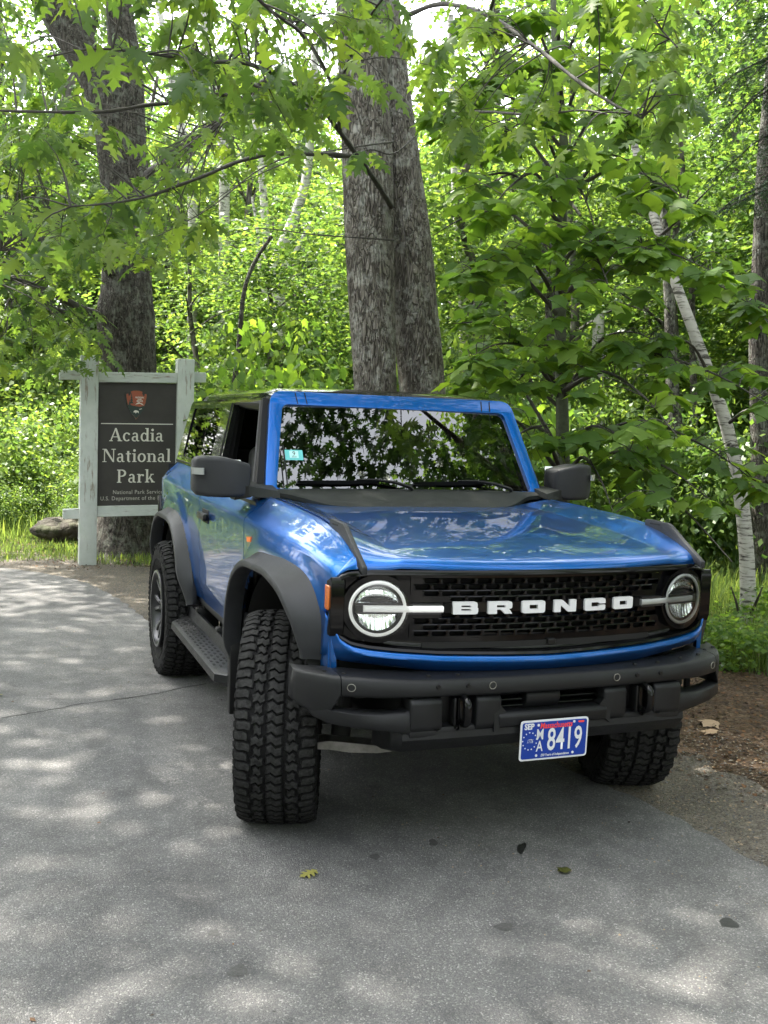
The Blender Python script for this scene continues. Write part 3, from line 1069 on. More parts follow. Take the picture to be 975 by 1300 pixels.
# ---- mirrors
for sx in (-1, 1):
    mr_ = link('door_mirror', None, car)
    bm = bmesh.new()
    def msec(x, y0, y1, z0, z1, r):
        pts = round_poly([(y0, z0), (y1, z0), (y1, z1), (y0, z1)], r, 4)
        return [Vector((sx * x, a, b)) for a, b in pts]
    s = [msec(.838, .70, .80, 1.345, 1.455, .012), msec(.848, .675, .815, 1.325, 1.475, .018), msec(.90, .665, .835, 1.314, 1.490, .020),
         msec(.97, .675, .840, 1.312, 1.505, .022), msec(1.04, .70, .84, 1.312, 1.507, .024), msec(1.085, .735, .84, 1.318, 1.503, .026), msec(1.103, .76, .835, 1.34, 1.485, .024)]
    add_sweep(bm, s)
    part('mirror_housing', bm, m_plastic, mr_, 50)
    bm = bmesh.new()
    add_box(bm, (sx * .97, .843, 1.408), (.23, .008, .16), .02)
    part('mirror_glass', bm, m_chrome, mr_, 40)
    bm = bmesh.new()
    add_sweep(bm, [[Vector((sx * .84, .66, 1.318)), Vector((sx * .84, .78, 1.318)), Vector((sx * .84, .78, 1.368)), Vector((sx * .84, .66, 1.368))],
                   [Vector((sx * .915, .69, 1.300)), Vector((sx * .915, .79, 1.300)), Vector((sx * .915, .79, 1.37)), Vector((sx * .915, .69, 1.37))]])
    part('mirror_arm', bm, m_satin, mr_, 40)
    bm = bmesh.new()
    pts = [(1.106, .775, 1.437), (1.101, .735, 1.437), (1.062, .698, 1.437)]
    s = [[Vector((sx * (a + .0), b, c - .018)), Vector((sx * (a + .006), b - .008, c - .018)), Vector((sx * (a + .006), b - .008, c + .014)), Vector((sx * a, b, c + .014))] for a, b, c in pts]
    add_sweep(bm, s)
    part('turn_signal', bm, m_drl_dim, mr_, 30)

# ---- door handles and fender badge
for sx in (-1, 1):
    dh = link('door_handle', None, doors[sx])
    bm = bmesh.new()
    add_box(bm, (sx * .924, 1.465, 1.150), (.030, .20, .040), .010, 2)
    add_box(bm, (sx * .905, 1.395, 1.150), (.05, .03, .030), .006, 1)
    add_box(bm, (sx * .905, 1.545, 1.150), (.05, .03, .030), .006, 1)
    part('grip', bm, m_satin, dh, 40)
    bm = bmesh.new()
    add_box(bm, (sx * .9035, 1.47, 1.150), (.008, .17, .075), .003, 1)
    part('handle_recess', bm, m_seam, dh, 40)
    bm = bmesh.new()
    add_prism(bm, [(.375, 1.158), (.455, 1.150), (.445, 1.128), (.38, 1.134)], 'x', sx * .902, sx * .909, .001, 1)
    part('fender_badge', bm, m_orange, car, 30)
    bm = bmesh.new()
    add_prism(bm, [(.372, 1.163), (.462, 1.154), (.43, 1.055), (.415, 1.055)], 'x', sx * .900, sx * .905, .001, 1)
    part('badge_plate', bm, m_alloy, car, 30)

# ---- side steps
for sx in (-1, 1):
    st = link('side_step', None, car)
    bm = bmesh.new()
    y0, y1 = .55, 2.08
    s = []
    for y in np.linspace(y0, y1, 14):
        e = min(1, (y - y0) / .09, (y1 - y) / .09)
        e = max(0, e)
        xo = .885 + .115 * e
        s.append([Vector((sx * .83, y, .475)), Vector((sx * .855, y, .535)), Vector((sx * .868, y, .537)), Vector((sx * .880, y, .476)), Vector((sx * (xo - .012), y, .470)), Vector((sx * xo, y, .462)), Vector((sx * (xo + .003), y, .425)), Vector((sx * (xo - .02), y, .405)), Vector((sx * .84, y, .41))])
    add_sweep(bm, s)
    part('step_board', bm, m_steel, st, 35)
    bm = bmesh.new()
    for i in range(16):
        for j in range(4):
            y = .78 + i * .075 + (j % 2) * .037
            x = .900 + j * .024
            add_box(bm, (sx * x, y, .4755 - .0035 * (j * .4)), (.012, .030, .004), .001, 1)
    part('tread_pattern', bm, m_seam, st, 30)
    bm = bmesh.new()
    add_tube(bm, [Vector((sx * .80, .62, .575)), Vector((sx * .80, 1.98, .575))], .024, 10)
    for y in (.95, 1.25, 1.85): add_tube(bm, [Vector((sx * .80, y, .575)), Vector((sx * .80, y + .03, .575))], .031, 10)
    part('step_tube', bm, m_satin, st, 40)
    for y in (.75, 1.3, 1.9):
        bm = bmesh.new(); add_box(bm, (sx * .80, y, .50), (.14, .05, .12), .01)
        part('step_bracket', bm, m_satin, st, 30)

# ---- front bumper
bump = link('front_bumper', None, car)
def bar_y(a): return interp(a, [0, .30, .56, .70, .80, .85, .90, .935, .952], [-.815, -.811, -.792, -.765, -.722, -.692, -.632, -.575, -.54])
def bar_sec(x, zt, zb3, ba):
    y = bar_y(abs(x))
    return [Vector((x, y + ba, zt + .008)), Vector((x, y + .022, zt + .001)), Vector((x, y + .012, zt - .003)), Vector((x, y + .006, zt - .011)), Vector((x, y, zt - .030)), Vector((x, y, zb3 + .010)), Vector((x, y + .003, zb3 + .003)), Vector((x, y + .010, zb3)), Vector((x, y + ba, zb3 + .001))]
bm = bmesh.new()
secs = []
for x in [-.82, -.76, -.70, -.62, -.56, -.42, -.28, -.14, 0, .14, .28, .42, .56, .62, .70, .76, .82]:
    secs.append(bar_sec(x, .766 + .010 * sstep(.5, .8, abs(x)), .704, .13))
add_sweep(bm, secs)
part('cross_bar', bm, m_steel, bump, 45)
for sx in (-1, 1):
    bm = bmesh.new()
    secs = []
    for a in (.823, .85, .88, .905, .93, .945, .952):
        secs.append(bar_sec(sx * a, .776 - .004 * sstep(.85, .952, a), .704 - .068 * sstep(.825, .86, a) + .02 * sstep(.92, .952, a), .13 - .06 * sstep(.86, .952, a)))
    add_sweep(bm, secs)
    s = []
    for (x, y, z, h, dd) in ((.925, -.585, .690, .040, .05), (.90, -.630, .652, .036, .06), (.86, -.685, .634, .032, .07), (.78, -.735, .626, .032, .07), (.68, -.770, .620, .036, .07), (.60, -.790, .618, .044, .07), (.56, -.79, .62, .06, .07)):
        s.append([Vector((sx * x, y + dd, z - h)), Vector((sx * x, y + .006, z - h)), Vector((sx * x, y, z - h * .7)), Vector((sx * x, y + .004, z + h * .5)), Vector((sx * x, y + .016, z + h * .75)), Vector((sx * x, y + dd, z + h * .75))])
    add_sweep(bm, s)
    part('bumper_end', bm, m_steel, bump, 45)
    bm = bmesh.new()
    add_tube(bm, [Vector((sx * .785, -.575, .60)), Vector((sx * .775, -.58, .76))], .014, 8)
    add_box(bm, (sx * .66, -.56, .70), (.16, .10, .08), .02)
    part('fog_lamp_bracket', bm, m_dark, bump, 30)
    hk = link('tow_hook', None, bump)
    bm = bmesh.new()
    prof = catmull([(-.74, .600), (-.79, .598), (-.836, .612), (-.846, .655), (-.836, .690), (-.79, .700), (-.74, .698)], 4)
    add_tube(bm, [Vector((sx * .392 + .012, p[0], p[1])) for p in prof], .0135, 8)
    add_box(bm, (sx * .392 + .012, -.755, .652), (.02, .05, .09), .004)
    part('hook', bm, m_gloss, hk, 45)
    bm = bmesh.new()
    add_box(bm, (sx * .392 - .022, -.782, .648), (.008, .05, .10), .002)
    add_box(bm, (sx * .392, -.725, .648), (.12, .012, .12), .002)
    part('hook_plate', bm, m_satin, hk, 45)
bm = bmesh.new()
def post(x0, x1, z0=.560, z1=.702, y=-.796, b=.009, yb=-.68):
    add_prism(bm, [(y + .016, z1), (y - .002, z1 - .016), (y, z0 + .03), (y + .02, z0), (yb, z0), (yb, z1)], 'x', x0, x1, b, 2)
post(-.585, -.458); post(.458, .585)
post(-.326, -.222, y=-.802); post(.222, .326, y=-.802)
post(-.108, .042, y=-.780, z0=.63)
add_prism(bm, [(-.798, .632), (-.812, .618), (-.806, .575), (-.70, .575), (-.70, .632)], 'x', -.235, .235, .007, 2)
for sx in (-1, 1):   # chamfered shoulder where the sill meets the inner posts
    add_sweep(bm, [[Vector((sx * .205, -.806, .600)), Vector((sx * .205, -.800, .636)), Vector((sx * .205, -.76, .636)), Vector((sx * .205, -.76, .60))], [Vector((sx * .252, -.806, .56)), Vector((sx * .252, -.800, .690)), Vector((sx * .252, -.76, .690)), Vector((sx * .252, -.76, .56))]])
add_prism(bm, [(-.788, .590), (-.790, .556), (-.70, .556), (-.70, .590)], 'x', -.585, .585, .006, 2)
part('centre_section', bm, m_steel, bump, 40)
bm = bmesh.new()
add_sweep(bm, [[Vector((x, -.792 + dy, .572)), Vector((x, -.796 + dy, .548)), Vector((x * .985, -.765 + dy, .500)), Vector((x * .97, -.66 + dy, .466)), Vector((x * .97, -.50, .455)), Vector((x, -.56, .572))] for x, dy in ((-.640, .05), (-.61, .01), (-.4, 0), (0, -.004), (.4, 0), (.61, .01), (.640, .05))])
part('skid_plate', bm, m_steel, bump, 40)
for (x0, x1) in ((-.222, -.108), (.042, .222)):
    for k in range(3):
        bm = bmesh.new()
        add_box(bm, ((x0 + x1) / 2, -.745, .646 + k * .024), (x1 - x0, .03, .007), .001, 1, Euler((R(20), 0, 0)))
        part('cooling_louvre', bm, m_gloss, bump, 30)
bm = bmesh.new()
add_box(bm, (0, -.66, .65), (1.1, .03, .14))
part('bumper_backing', bm, m_dark, bump, 30)
def front_dot(x, z, r, mat, name, d=.004):
    bm = bmesh.new()
    add_lathe(bm, [(-d, r * .55), (-d, r * .8), (0, r), (.01, r)], 12, 'y', (x, bar_y(abs(x)) + .002, z))
    return part(name, bm, mat, bump, 40)
for x in (-.48, -.365, .365, .48): front_dot(x, .742, .0095, m_satin, 'bolt', .007)
for x in (-.48, -.40, .40, .48): front_dot(x, .585, .008, m_satin, 'bolt', -.014)
for x in (-.790, -.268, .268, .790):
    bm = bmesh.new()
    path = [Vector((x + .0135 * math.cos(t), bar_y(abs(x + .0135 * math.cos(t))) - .0005, .740 + .0135 * math.sin(t))) for t in np.linspace(0, 2 * PI, 16, endpoint=False)]
    add_tube(bm, path, .0016, 5, closed=True)
    part('parking_sensor', bm, m_arm, bump, 60)
for x, y in ((-.86, -.62), (-.80, -.67), (-.50, -.745), (-.385, -.755), (.385, -.755), (.50, -.745), (.62, -.73), (.74, -.69), (.83, -.62), (.90, -.585)):
    bm = bmesh.new()
    add_lathe(bm, [(0, .009), (.005, .008), (.007, .004)], 10, 'z', (x, y, .772 if abs(x) < .6 else .779))
    part('bolt', bm, m_satin, bump, 40)
bm = bmesh.new()
add_tube(bm, [Vector((-.725, -.60, .690)), Vector((-.735, -.61, .705)), Vector((-.73, -.615, .718))], [.008, .010, .004], 6)
part('tow_eye_cap', bm, m_red, bump, 40)
# suspension arm and axle parts seen under the bumper
for sx in (-1, 1):
    bm = bmesh.new()
    s = []
    for (x, y, z, h) in ((.80, -.28, .40, .022), (.74, -.30, .405, .030), (.66, -.32, .395, .034), (.55, -.34, .385, .026), (.42, -.34, .385, .022), (.30, -.30, .39, .02)):
        h *= .6; s.append([Vector((sx * x, y - .04, z - h)), Vector((sx * x, y - .045, z + h)), Vector((sx * x, y + .05, z + h)), Vector((sx * x, y + .05, z - h))])
    add_sweep(bm, s)
    part('control_arm', bm, m_arm, car, 30)
    bm = bmesh.new()
    add_tube(bm, [Vector((sx * .66, -.24, .40)), Vector((sx * .62, -.18, .80))], .04, 10)
    add_tube(bm, [Vector((sx * .80, -.14, .47)), Vector((sx * .30, -.16, .47))], .014, 8)
    part('damper', bm, m_dark, car, 40)

# ---- licence plate
plate = link('licence_plate', None, car)
m_pblue = pbr('plate_blue', (0.006, 0.036, 0.27), 0.4, spec=.3)
m_pwhite = pbr('plate_white', (0.62, 0.63, 0.66), 0.35)
m_pred = pbr('plate_red', (0.75, 0.05, 0.04), 0.4)
PC = Vector((-.004, -.822, .521))
def ppt(u_, v_, d): return PC + Vector((u_ * .955, d - .03 * v_, v_ * .98))
bm = bmesh.new()
add_tess(bm, [round_poly([(-.1525, -.079), (.1525, -.079), (.1525, .079), (-.1525, .079)], .014, 4)], ppt, 0, .004)
part('plate_border', bm, m_pwhite, plate, 30)
bm = bmesh.new()
add_tess(bm, [round_poly([(-.1455, -.072), (.1455, -.072), (.1455, .072), (-.1455, .072)], .010, 4)], ppt, -.0012, .001)
part('plate_field', bm, m_pblue, plate, 30)
tk = dict(xdir=(1, 0, 0), ydir=(0, -.03, 1))
text_part('plate_text', '8419', .122, m_pwhite, plate, ppt(.047, -.0045, -.0022), sx=.62, offset=.0014, spacing=1.02, **tk)
text_part('plate_text', 'M', .058, m_pwhite, plate, ppt(-.066, .021, -.0022), sx=.72, offset=.0008, **tk)
text_part('plate_text', 'A', .058, m_pwhite, plate, ppt(-.066, -.0255, -.0022), sx=.72, offset=.0008, **tk)
text_part('plate_text', 'SEP', .031, m_pwhite, plate, ppt(-.116, .0555, -.0022), sx=.9, offset=.0012, **tk)
text_part('plate_text', 'Massachusetts', .031, m_pred, plate, ppt(.005, .0555, -.0022), sx=.78, offset=.0006, font_shear=.15, **tk)
text_part('plate_text', '250 Years of Independence', .0135, m_pwhite, plate, ppt(.005, -.0605, -.0022), sx=.82, offset=.0003, font_shear=.2, **tk)
text_part('plate_text', '1776', .022, m_pwhite, plate, ppt(-.111, -.002, -.0022), sx=.6, font_shear=.4, **tk)
bm = bmesh.new()
for k in range(13):
    t = 2 * PI * k / 13 + .2
    add_tess(bm, [[(-.111 + .031 * math.cos(t) + .0028 * math.cos(q), -.001 + .034 * math.sin(t) + .0028 * math.sin(q)) for q in np.linspace(0, 2 * PI, 6, endpoint=False)]], ppt, -.0024, -.001)
for (a, b) in ((.086, .064), (-.075, .060), (-.078, -.060), (.087, -.0595)):
    add_tess(bm, [[(a + .0055 * math.cos(q), b + .0055 * math.sin(q)) for q in np.linspace(0, 2 * PI, 8, endpoint=False)]], ppt, -.0024, -.001)
part('plate_emblem', bm, m_pwhite, plate, 30)
bm = bmesh.new()
add_tess(bm, [round_poly([(.105, .059), (.132, .059), (.132, .066), (.105, .066)], .003, 2)], ppt, -.0024, -.001)
part('plate_registration_tab', bm, m_pred, plate, 30)
bm = bmesh.new(); add_box(bm, (-.004, -.800, .535), (.20, .03, .08), .005)
part('plate_bracket', bm, m_satin, plate, 30)

# ---- wheels
TR, TW = .445, .158     # tyre radius, half width
def make_wheel_meshes():
    bm = bmesh.new()
    prof = [(-.085, .245), (-.118, .250), (-.140, .285), (-.152, .335), (-.154, .375), (-.150, .405), (-.138, .424), (-.118, .4305), (-.06, .4335), (0, .434), (.06, .4335), (.118, .4305), (.138, .424), (.150, .405), (.154, .375), (.152, .335), (.140, .285), (.118, .250), (.085, .245)]
    add_lathe(bm, prof, 96, 'x', caps=False)
    # tread blocks
    NB = 68
    dv = 2 * PI / NB
    def rr(u_): return TR - .0035 * (u_ / .10) ** 2 - (.010 * max(0, (abs(u_) - .115) / .03) if abs(u_) > .115 else 0)
    def block(poly, lean=0.0):
        n = len(poly)
        cu = sum(p[0] for p in poly) / n; cv = sum(p[1] for p in poly) / n
        top, mid, bot = [], [], []
        for (u_, a) in poly:
            for lst, k, dr in ((top, .86, 0.0), (mid, 1.0, -.0018), (bot, 1.05, -.016)):
                uu = cu + (u_ - cu) * k; aa = cv + (a - cv) * k
                r = rr(uu) + dr
                lst.append(bm.verts.new(Vector((uu, r * math.cos(aa), r * math.sin(aa)))))
        bm.faces.new(top).material_index = 1
        for A, B in ((top, mid), (mid, bot)):
            for i in range(n):
                j = (i + 1) % n
                bm.faces.new([A[i], B[i], B[j], A[j]])
    def bars(us, los, a0, th, cut=.004):
        """a block from its lower edge polyline (u, v in pitches) and its length, with a waist on each side"""
        lo_ = [(u_, a0 + v_ * dv) for u_, v_ in zip(us, los)]
        hi_ = [(u_, a0 + (v_ + th) * dv) for u_, v_ in zip(us, los)]
        l_mid = (us[0] + cut, a0 + (los[0] + th * .5) * dv); r_mid = (us[-1] - cut, a0 + (los[-1] + th * .5) * dv)
        block(lo_ + [r_mid] + hi_[::-1] + [l_mid])
    for k in range(NB):
        a = k * dv
        for s_ in (-1, 1):
            b0 = a + (0 if s_ < 0 else .5) * dv
            o_ = .0055 if k % 2 else -.0055
            ue = .151 if k % 2 else .144
            bars([s_ * (.094 + o_), s_ * .112, s_ * .130, s_ * ue], [-.28, -.44, -.36, -.42], b0, .80, -s_ * .003)
            bars([s_ * (.042 - o_ * .8), s_ * .056, s_ * .068, s_ * (.084 + o_)], [-.50, -.24, -.56, -.30], b0 + .45 * dv, .78, s_ * .003)
        bars([-.032, -.013, .006, .031], [-.40, -.64, -.22, -.42], a + .3 * dv, .78 if k % 2 else .82, .003)
    # side lugs and raised rings on the wall
    for s_ in (-1, 1):
        for k in range(0, NB):
            a = k * dv + (0 if s_ < 0 else .5 * dv)
            L = .030 if k % 2 else .016
            r1 = .416; r0 = r1 - L
            vs = []
            for (r, aa) in ((r0, a - .26 * dv), (r0, a + .26 * dv), (r1, a + .38 * dv), (r1, a - .38 * dv)):
                xx = interp(r, [.335, .375, .405, .424], [.152, .154, .150, .138])
                vs.append((xx, r, aa))
            A = [bm.verts.new(Vector((s_ * (x_ + .005), r * math.cos(q), r * math.sin(q)))) for x_, r, q in vs]
            B = [bm.verts.new(Vector((s_ * (x_ - .004), r * math.cos(q), r * math.sin(q)))) for x_, r, q in vs]
            bm.faces.new(A)
            for i in range(4):
                j = (i + 1) % 4
                bm.faces.new([A[i], B[i], B[j], A[j]])
        for (rr0, rr1) in ((.262, .268), (.325, .329)):
            add_lathe(bm, [(s_ * .120, rr0 - .004), (s_ * interp(rr0, [.25, .285, .335], [.122, .144, .156]), rr0), (s_ * interp(rr1, [.25, .285, .335], [.122, .144, .156]), rr1), (s_ * .120, rr1 + .004)], 64, 'x', caps=False)
    recalc(bm)
    tyre = finish(bm, 32); tyre.materials.append(m_rubber); tyre.materials.append(m_blocktop); tyre.name = 'tyre'
    # rim, outer face towards -x
    bm = bmesh.new()
    add_lathe(bm, [(-.118, .228), (-.124, .236), (-.128, .246), (-.122, .252), (-.105, .250), (-.10, .226), (-.06, .212), (.06, .212), (.10, .23), (.12, .25), (.115, .235), (.08, .205), (-.02, .200), (-.08, .205)], 64, 'x', closed=True)
    for k in range(6):
        for dd in (-.15, .15):
            t = 2 * PI * k / 6 + dd
            t1 = 2 * PI * k / 6 + dd * 1.35
            c0 = Vector((-.070, .045 * math.cos(t), .045 * math.sin(t)))
            c1 = Vector((-.092, .14 * math.cos(t), .14 * math.sin(t)))
            c2 = Vector((-.104, .222 * math.cos(t1), .222 * math.sin(t1)))
            s = []
            for c_, w_, h in ((c0, .020, .05), (c1, .015, .04), (c2, .019, .035)):
                rd = Vector((0, c_.y, c_.z)).normalized(); tg = Vector((0, -rd.z, rd.y))
                s.append([c_ + tg * w_ + Vector((.006, 0, 0)), c_ + tg * w_ * .6, c_ - tg * w_ * .6, c_ - tg * w_ + Vector((.006, 0, 0)), c_ - tg * w_ + Vector((h, 0, 0)), c_ + tg * w_ + Vector((h, 0, 0))])
            add_sweep(bm, s)
    add_lathe(bm, [(-.075, .070), (-.085, .055), (-.09, .03), (-.09, .0001)], 32, 'x')
    rim = finish(bm, 35); rim.materials.append(m_rim); rim.name = 'rim'
    bm = bmesh.new()
    add_lathe(bm, [(-.1285, .236), (-.1295, .240), (-.1295, .245), (-.1285, .249)], 64, 'x', caps=False)
    for k in range(6):
        for dd in (-.15, .15):
            t = 2 * PI * k / 6 + dd; t1 = 2 * PI * k / 6 + dd * 1.35
            s = []
            for c_, w_ in ((Vector((-.0935, .13 * math.cos(t), .13 * math.sin(t))), .006), (Vector((-.105, .218 * math.cos(t1), .218 * math.sin(t1))), .010)):
                rd = Vector((0, c_.y, c_.z)).normalized(); tg = Vector((0, -rd.z, rd.y))
                s.append([c_ + tg * w_ + Vector((.003, 0, 0)), c_ + tg * w_, c_ - tg * w_, c_ - tg * w_ + Vector((.003, 0, 0))])
            add_sweep(bm, s)
    acc = finish(bm, 35); acc.materials.append(m_alloy); acc.name = 'machined_face'
    bm = bmesh.new()
    add_lathe(bm, [(-.02, .165), (-.02, .06), (.0, .06), (.0, .165)], 48, 'x', closed=True)
    disc = finish(bm, 35); disc.materials.append(m_arm); disc.name = 'brake_disc'
    return tyre, rim, acc, disc
wm = make_wheel_meshes()
STEER = R(-19)
for (x, y, sx, st_) in ((-.842, 0, -1, STEER), (.856, 0, 1, STEER), (-.842, 2.55, -1, 0), (.842, 2.55, 1, 0)):
    whl = link('wheel', None, car, (x, y, .440))
    # the rear tyre seen from outside keeps its own spin; rims face outwards
    whl.rotation_euler = (0, 0, st_ + (PI if sx > 0 else 0))
    for nm, me in zip(('tyre', 'rim', 'machined_face', 'brake_disc'), wm):
        w_o = link(nm, me, whl)
        if nm == 'tyre': w_o.scale = (1.05, 1, 1)
        elif nm != 'brake_disc': w_o.location.x = -.040

# ---- interior
def seat(x, y):
    s_ = link('seat', None, car)
    bm = bmesh.new(); add_box(bm, (x, y, .98), (.50, .52, .16), .05, 3); part('cushion', bm, m_seat, s_, 50)
    bm = bmesh.new(); add_box(bm, (x, y + .30, 1.26), (.48, .13, .56), .05, 3, Euler((R(-14), 0, 0)), (.85, 1)); part('backrest', bm, m_seatgrey, s_, 50)
    bm = bmesh.new(); add_box(bm, (x, y + .40, 1.62), (.26, .10, .18), .035, 3, Euler((R(-10), 0, 0))); part('headrest', bm, m_seatgrey, s_, 50)
seat(-.38, 1.45); seat(.38, 1.45)
bm = bmesh.new()
add_box(bm, (0, 2.30, 1.00), (1.10, .45, .18), .05, 3); add_box(bm, (0, 2.62, 1.24), (1.10, .13, .50), .05, 3)
part('rear_bench', bm, m_seat, car, 50)
bm = bmesh.new()
add_box(bm, (0, .93, 1.21), (1.48, .40, .24), .04, 3)
add_box(bm, (.38, .86, 1.335), (.42, .18, .05), .02, 2)
add_box(bm, (0, 1.09, 1.32), (.30, .02, .17), .01, 1)
part('dashboard', bm, m_satin, car, 40)
bm = bmesh.new()
path = [Vector((.38 + .185 * math.cos(t), 1.17 + .05 * math.sin(t), 1.27 + .18 * math.sin(t))) for t in np.linspace(0, 2 * PI, 32, endpoint=False)]
add_tube(bm, path, .015, 8, closed=True)
add_box(bm, (.38, 1.15, 1.27), (.14, .05, .12), .03, 2)
for t in (0, PI, -PI / 2): add_tube(bm, [Vector((.38, 1.15, 1.27)), Vector((.38 + .18 * math.cos(t), 1.17, 1.27 + .17 * math.sin(t)))], .012, 6)
part('steering_wheel', bm, m_satin, car, 40)
bm = bmesh.new()
for sx in (-1, 1):
    add_tube(bm, [Vector((sx * .66, 1.02, 1.76)), Vector((sx * .66, 1.75, 1.79)), Vector((sx * .66, 2.9, 1.76))], .035, 8)
    add_tube(bm, [Vector((sx * .66, 1.75, 1.79)), Vector((sx * .72, 1.80, 1.30)), Vector((sx * .74, 1.80, .8))], .035, 8)
add_tube(bm, [Vector((-.66, 1.75, 1.79)), Vector((.66, 1.75, 1.79))], .035, 8)
part('roll_bar', bm, m_satin, car, 40)
bm = bmesh.new()
add_grid(bm, [[Vector((x, y, 1.80)) for y in (1.0, 2.0, 3.0)] for x in (-.66, .66)])
part('headliner', bm, m_satin, car, 40)
# ================================================================== GROUND
def nodes_noise(t, vec, scale, detail=4, rough=.6):
    n = t.nodes.new('ShaderNodeTexNoise'); n.inputs['Scale'].default_value = scale; n.inputs['Detail'].default_value = detail; n.inputs['Roughness'].default_value = rough
    t.links.new(vec, n.inputs['Vector']); return n.outputs['Fac']
def nodes_ramp(t, fac, stops):
    r = t.nodes.new('ShaderNodeValToRGB')
    el = r.color_ramp.elements
    el[0].position, el[0].color = stops[0][0], (*stops[0][1], 1)
    el[1].position, el[1].color = stops[-1][0], (*stops[-1][1], 1)
    for p, c in stops[1:-1]:
        e = el.new(p); e.color = (*c, 1)
    t.links.new(fac, r.inputs['Fac']); return r.outputs['Color']
def nodes_mix(t, fac, a, b, mode='MIX'):
    m = t.nodes.new('ShaderNodeMix'); m.data_type = 'RGBA'; m.blend_type = mode
    if hasattr(fac, 'links'): t.links.new(fac, m.inputs[0])
    else: m.inputs[0].default_value = fac
    for s, k in ((a, 6), (b, 7)):
        if hasattr(s, 'links'): t.links.new(s, m.inputs[k])
        else: m.inputs[k].default_value = (*s, 1)
    return m.outputs[2]
def nodes_bump(t, b, h, strength, dist):
    bp = t.nodes.new('ShaderNodeBump'); bp.inputs['Strength'].default_value = strength; bp.inputs['Distance'].default_value = dist
    t.links.new(h, bp.inputs['Height']); t.links.new(bp.outputs['Normal'], b.inputs['Normal'])

def asphalt_mat():
    m, t, b = new_mat('worn_asphalt')
    tc = t.nodes.new('ShaderNodeTexCoord'); v = tc.outputs['Object']
    vo = t.nodes.new('ShaderNodeTexVoronoi'); vo.inputs['Scale'].default_value = 210; t.links.new(v, vo.inputs['Vector'])
    sep = t.nodes.new('ShaderNodeSeparateColor'); t.links.new(vo.outputs['Color'], sep.inputs[0])
    stone = nodes_ramp(t, sep.outputs[0], [(0.0, (.086, .086, .087)), (.5, (.108, .108, .108)), (.80, (.135, .134, .131)), (.94, (.175, .172, .167)), (1.0, (.27, .265, .26))])
    big = nodes_noise(t, v, .9, 5, .6)
    mid = nodes_noise(t, v, 7, 5, .7)
    tone = nodes_ramp(t, big, [(.3, (.74, .74, .75)), (.7, (1.22, 1.21, 1.19))])
    tone2 = nodes_ramp(t, mid, [(.32, (.82, .82, .82)), (.68, (1.16, 1.16, 1.16))])
    c = nodes_mix(t, 1.0, stone, tone, 'MULTIPLY'); c = nodes_mix(t, 1.0, c, tone2, 'MULTIPLY')
    # worn tracks and old damp blotches
    mp = t.nodes.new('ShaderNodeMapping'); mp.inputs['Rotation'].default_value = (0, 0, .35); mp.inputs['Scale'].default_value = (1.6, .22, 1); t.links.new(v, mp.inputs[0])
    tr = nodes_ramp(t, nodes_noise(t, mp.outputs[0], 1.3, 3, .5), [(.38, (.84, .84, .85)), (.60, (1.12, 1.11, 1.10))])
    bl = nodes_ramp(t, nodes_noise(t, v, 2.6, 7, .72), [(.60, (1, 1, 1)), (.70, (.78, .77, .76))])
    c = nodes_mix(t, 1.0, c, tr, 'MULTIPLY'); c = nodes_mix(t, 1.0, c, bl, 'MULTIPLY')
    t.links.new(c, b.inputs['Base Color'])
    b.inputs['Roughness'].default_value = .82; b.inputs['Specular IOR Level'].default_value = .35
    fine = nodes_noise(t, v, 330, 2, .6)
    ad = t.nodes.new('ShaderNodeMath'); ad.operation = 'MULTIPLY_ADD'; ad.inputs[1].default_value = -1.2
    t.links.new(vo.outputs['Distance'], ad.inputs[0]); t.links.new(fine, ad.inputs[2])
    nodes_bump(t, b, ad.outputs[0], .75, .004)
    return m
def gravel_mat(name, cols, sc, bumpd=.01):
    m, t, b = new_mat(name)
    tc = t.nodes.new('ShaderNodeTexCoord'); v = tc.outputs['Object']
    vo = t.nodes.new('ShaderNodeTexVoronoi'); vo.inputs['Scale'].default_value = sc; t.links.new(v, vo.inputs['Vector'])
    sep = t.nodes.new('ShaderNodeSeparateColor'); t.links.new(vo.outputs['Color'], sep.inputs[0])
    n = len(cols)
    stone = nodes_ramp(t, sep.outputs[0], [(i / (n - 1), c) for i, c in enumerate(cols)])
    big = nodes_noise(t, v, 1.6, 6, .65)
    tone = nodes_ramp(t, big, [(.3, (.6, .6, .6)), (.7, (1.3, 1.27, 1.2))])
    c = nodes_mix(t, 1.0, stone, tone, 'MULTIPLY')
    t.links.new(c, b.inputs['Base Color'])
    b.inputs['Roughness'].default_value = .9; b.inputs['Specular IOR Level'].default_value = .2
    fine = nodes_noise(t, v, sc * 1.3, 4, .7)
    ad = t.nodes.new('ShaderNodeMath'); ad.operation = 'MULTIPLY_ADD'; ad.inputs[1].default_value = -1.5
    t.links.new(vo.outputs['Distance'], ad.inputs[0]); t.links.new(fine, ad.inputs[2])
    nodes_bump(t, b, ad.outputs[0], .9, bumpd)
    return m
m_asph = asphalt_mat()
m_gravel = gravel_mat('road_gravel', [(.075, .068, .06), (.12, .105, .09), (.17, .155, .135), (.14, .12, .10), (.21, .20, .18)], 130, .009)
m_dirt = gravel_mat('brown_forest_dirt', [(.045, .03, .02), (.085, .055, .035), (.12, .08, .052), (.06, .042, .03), (.16, .115, .08)], 40, .02)
m_floor = gravel_mat('forest_floor', [(.03, .035, .014), (.05, .055, .02), (.045, .06, .018), (.07, .055, .03), (.05, .075, .02)], 16, .04)

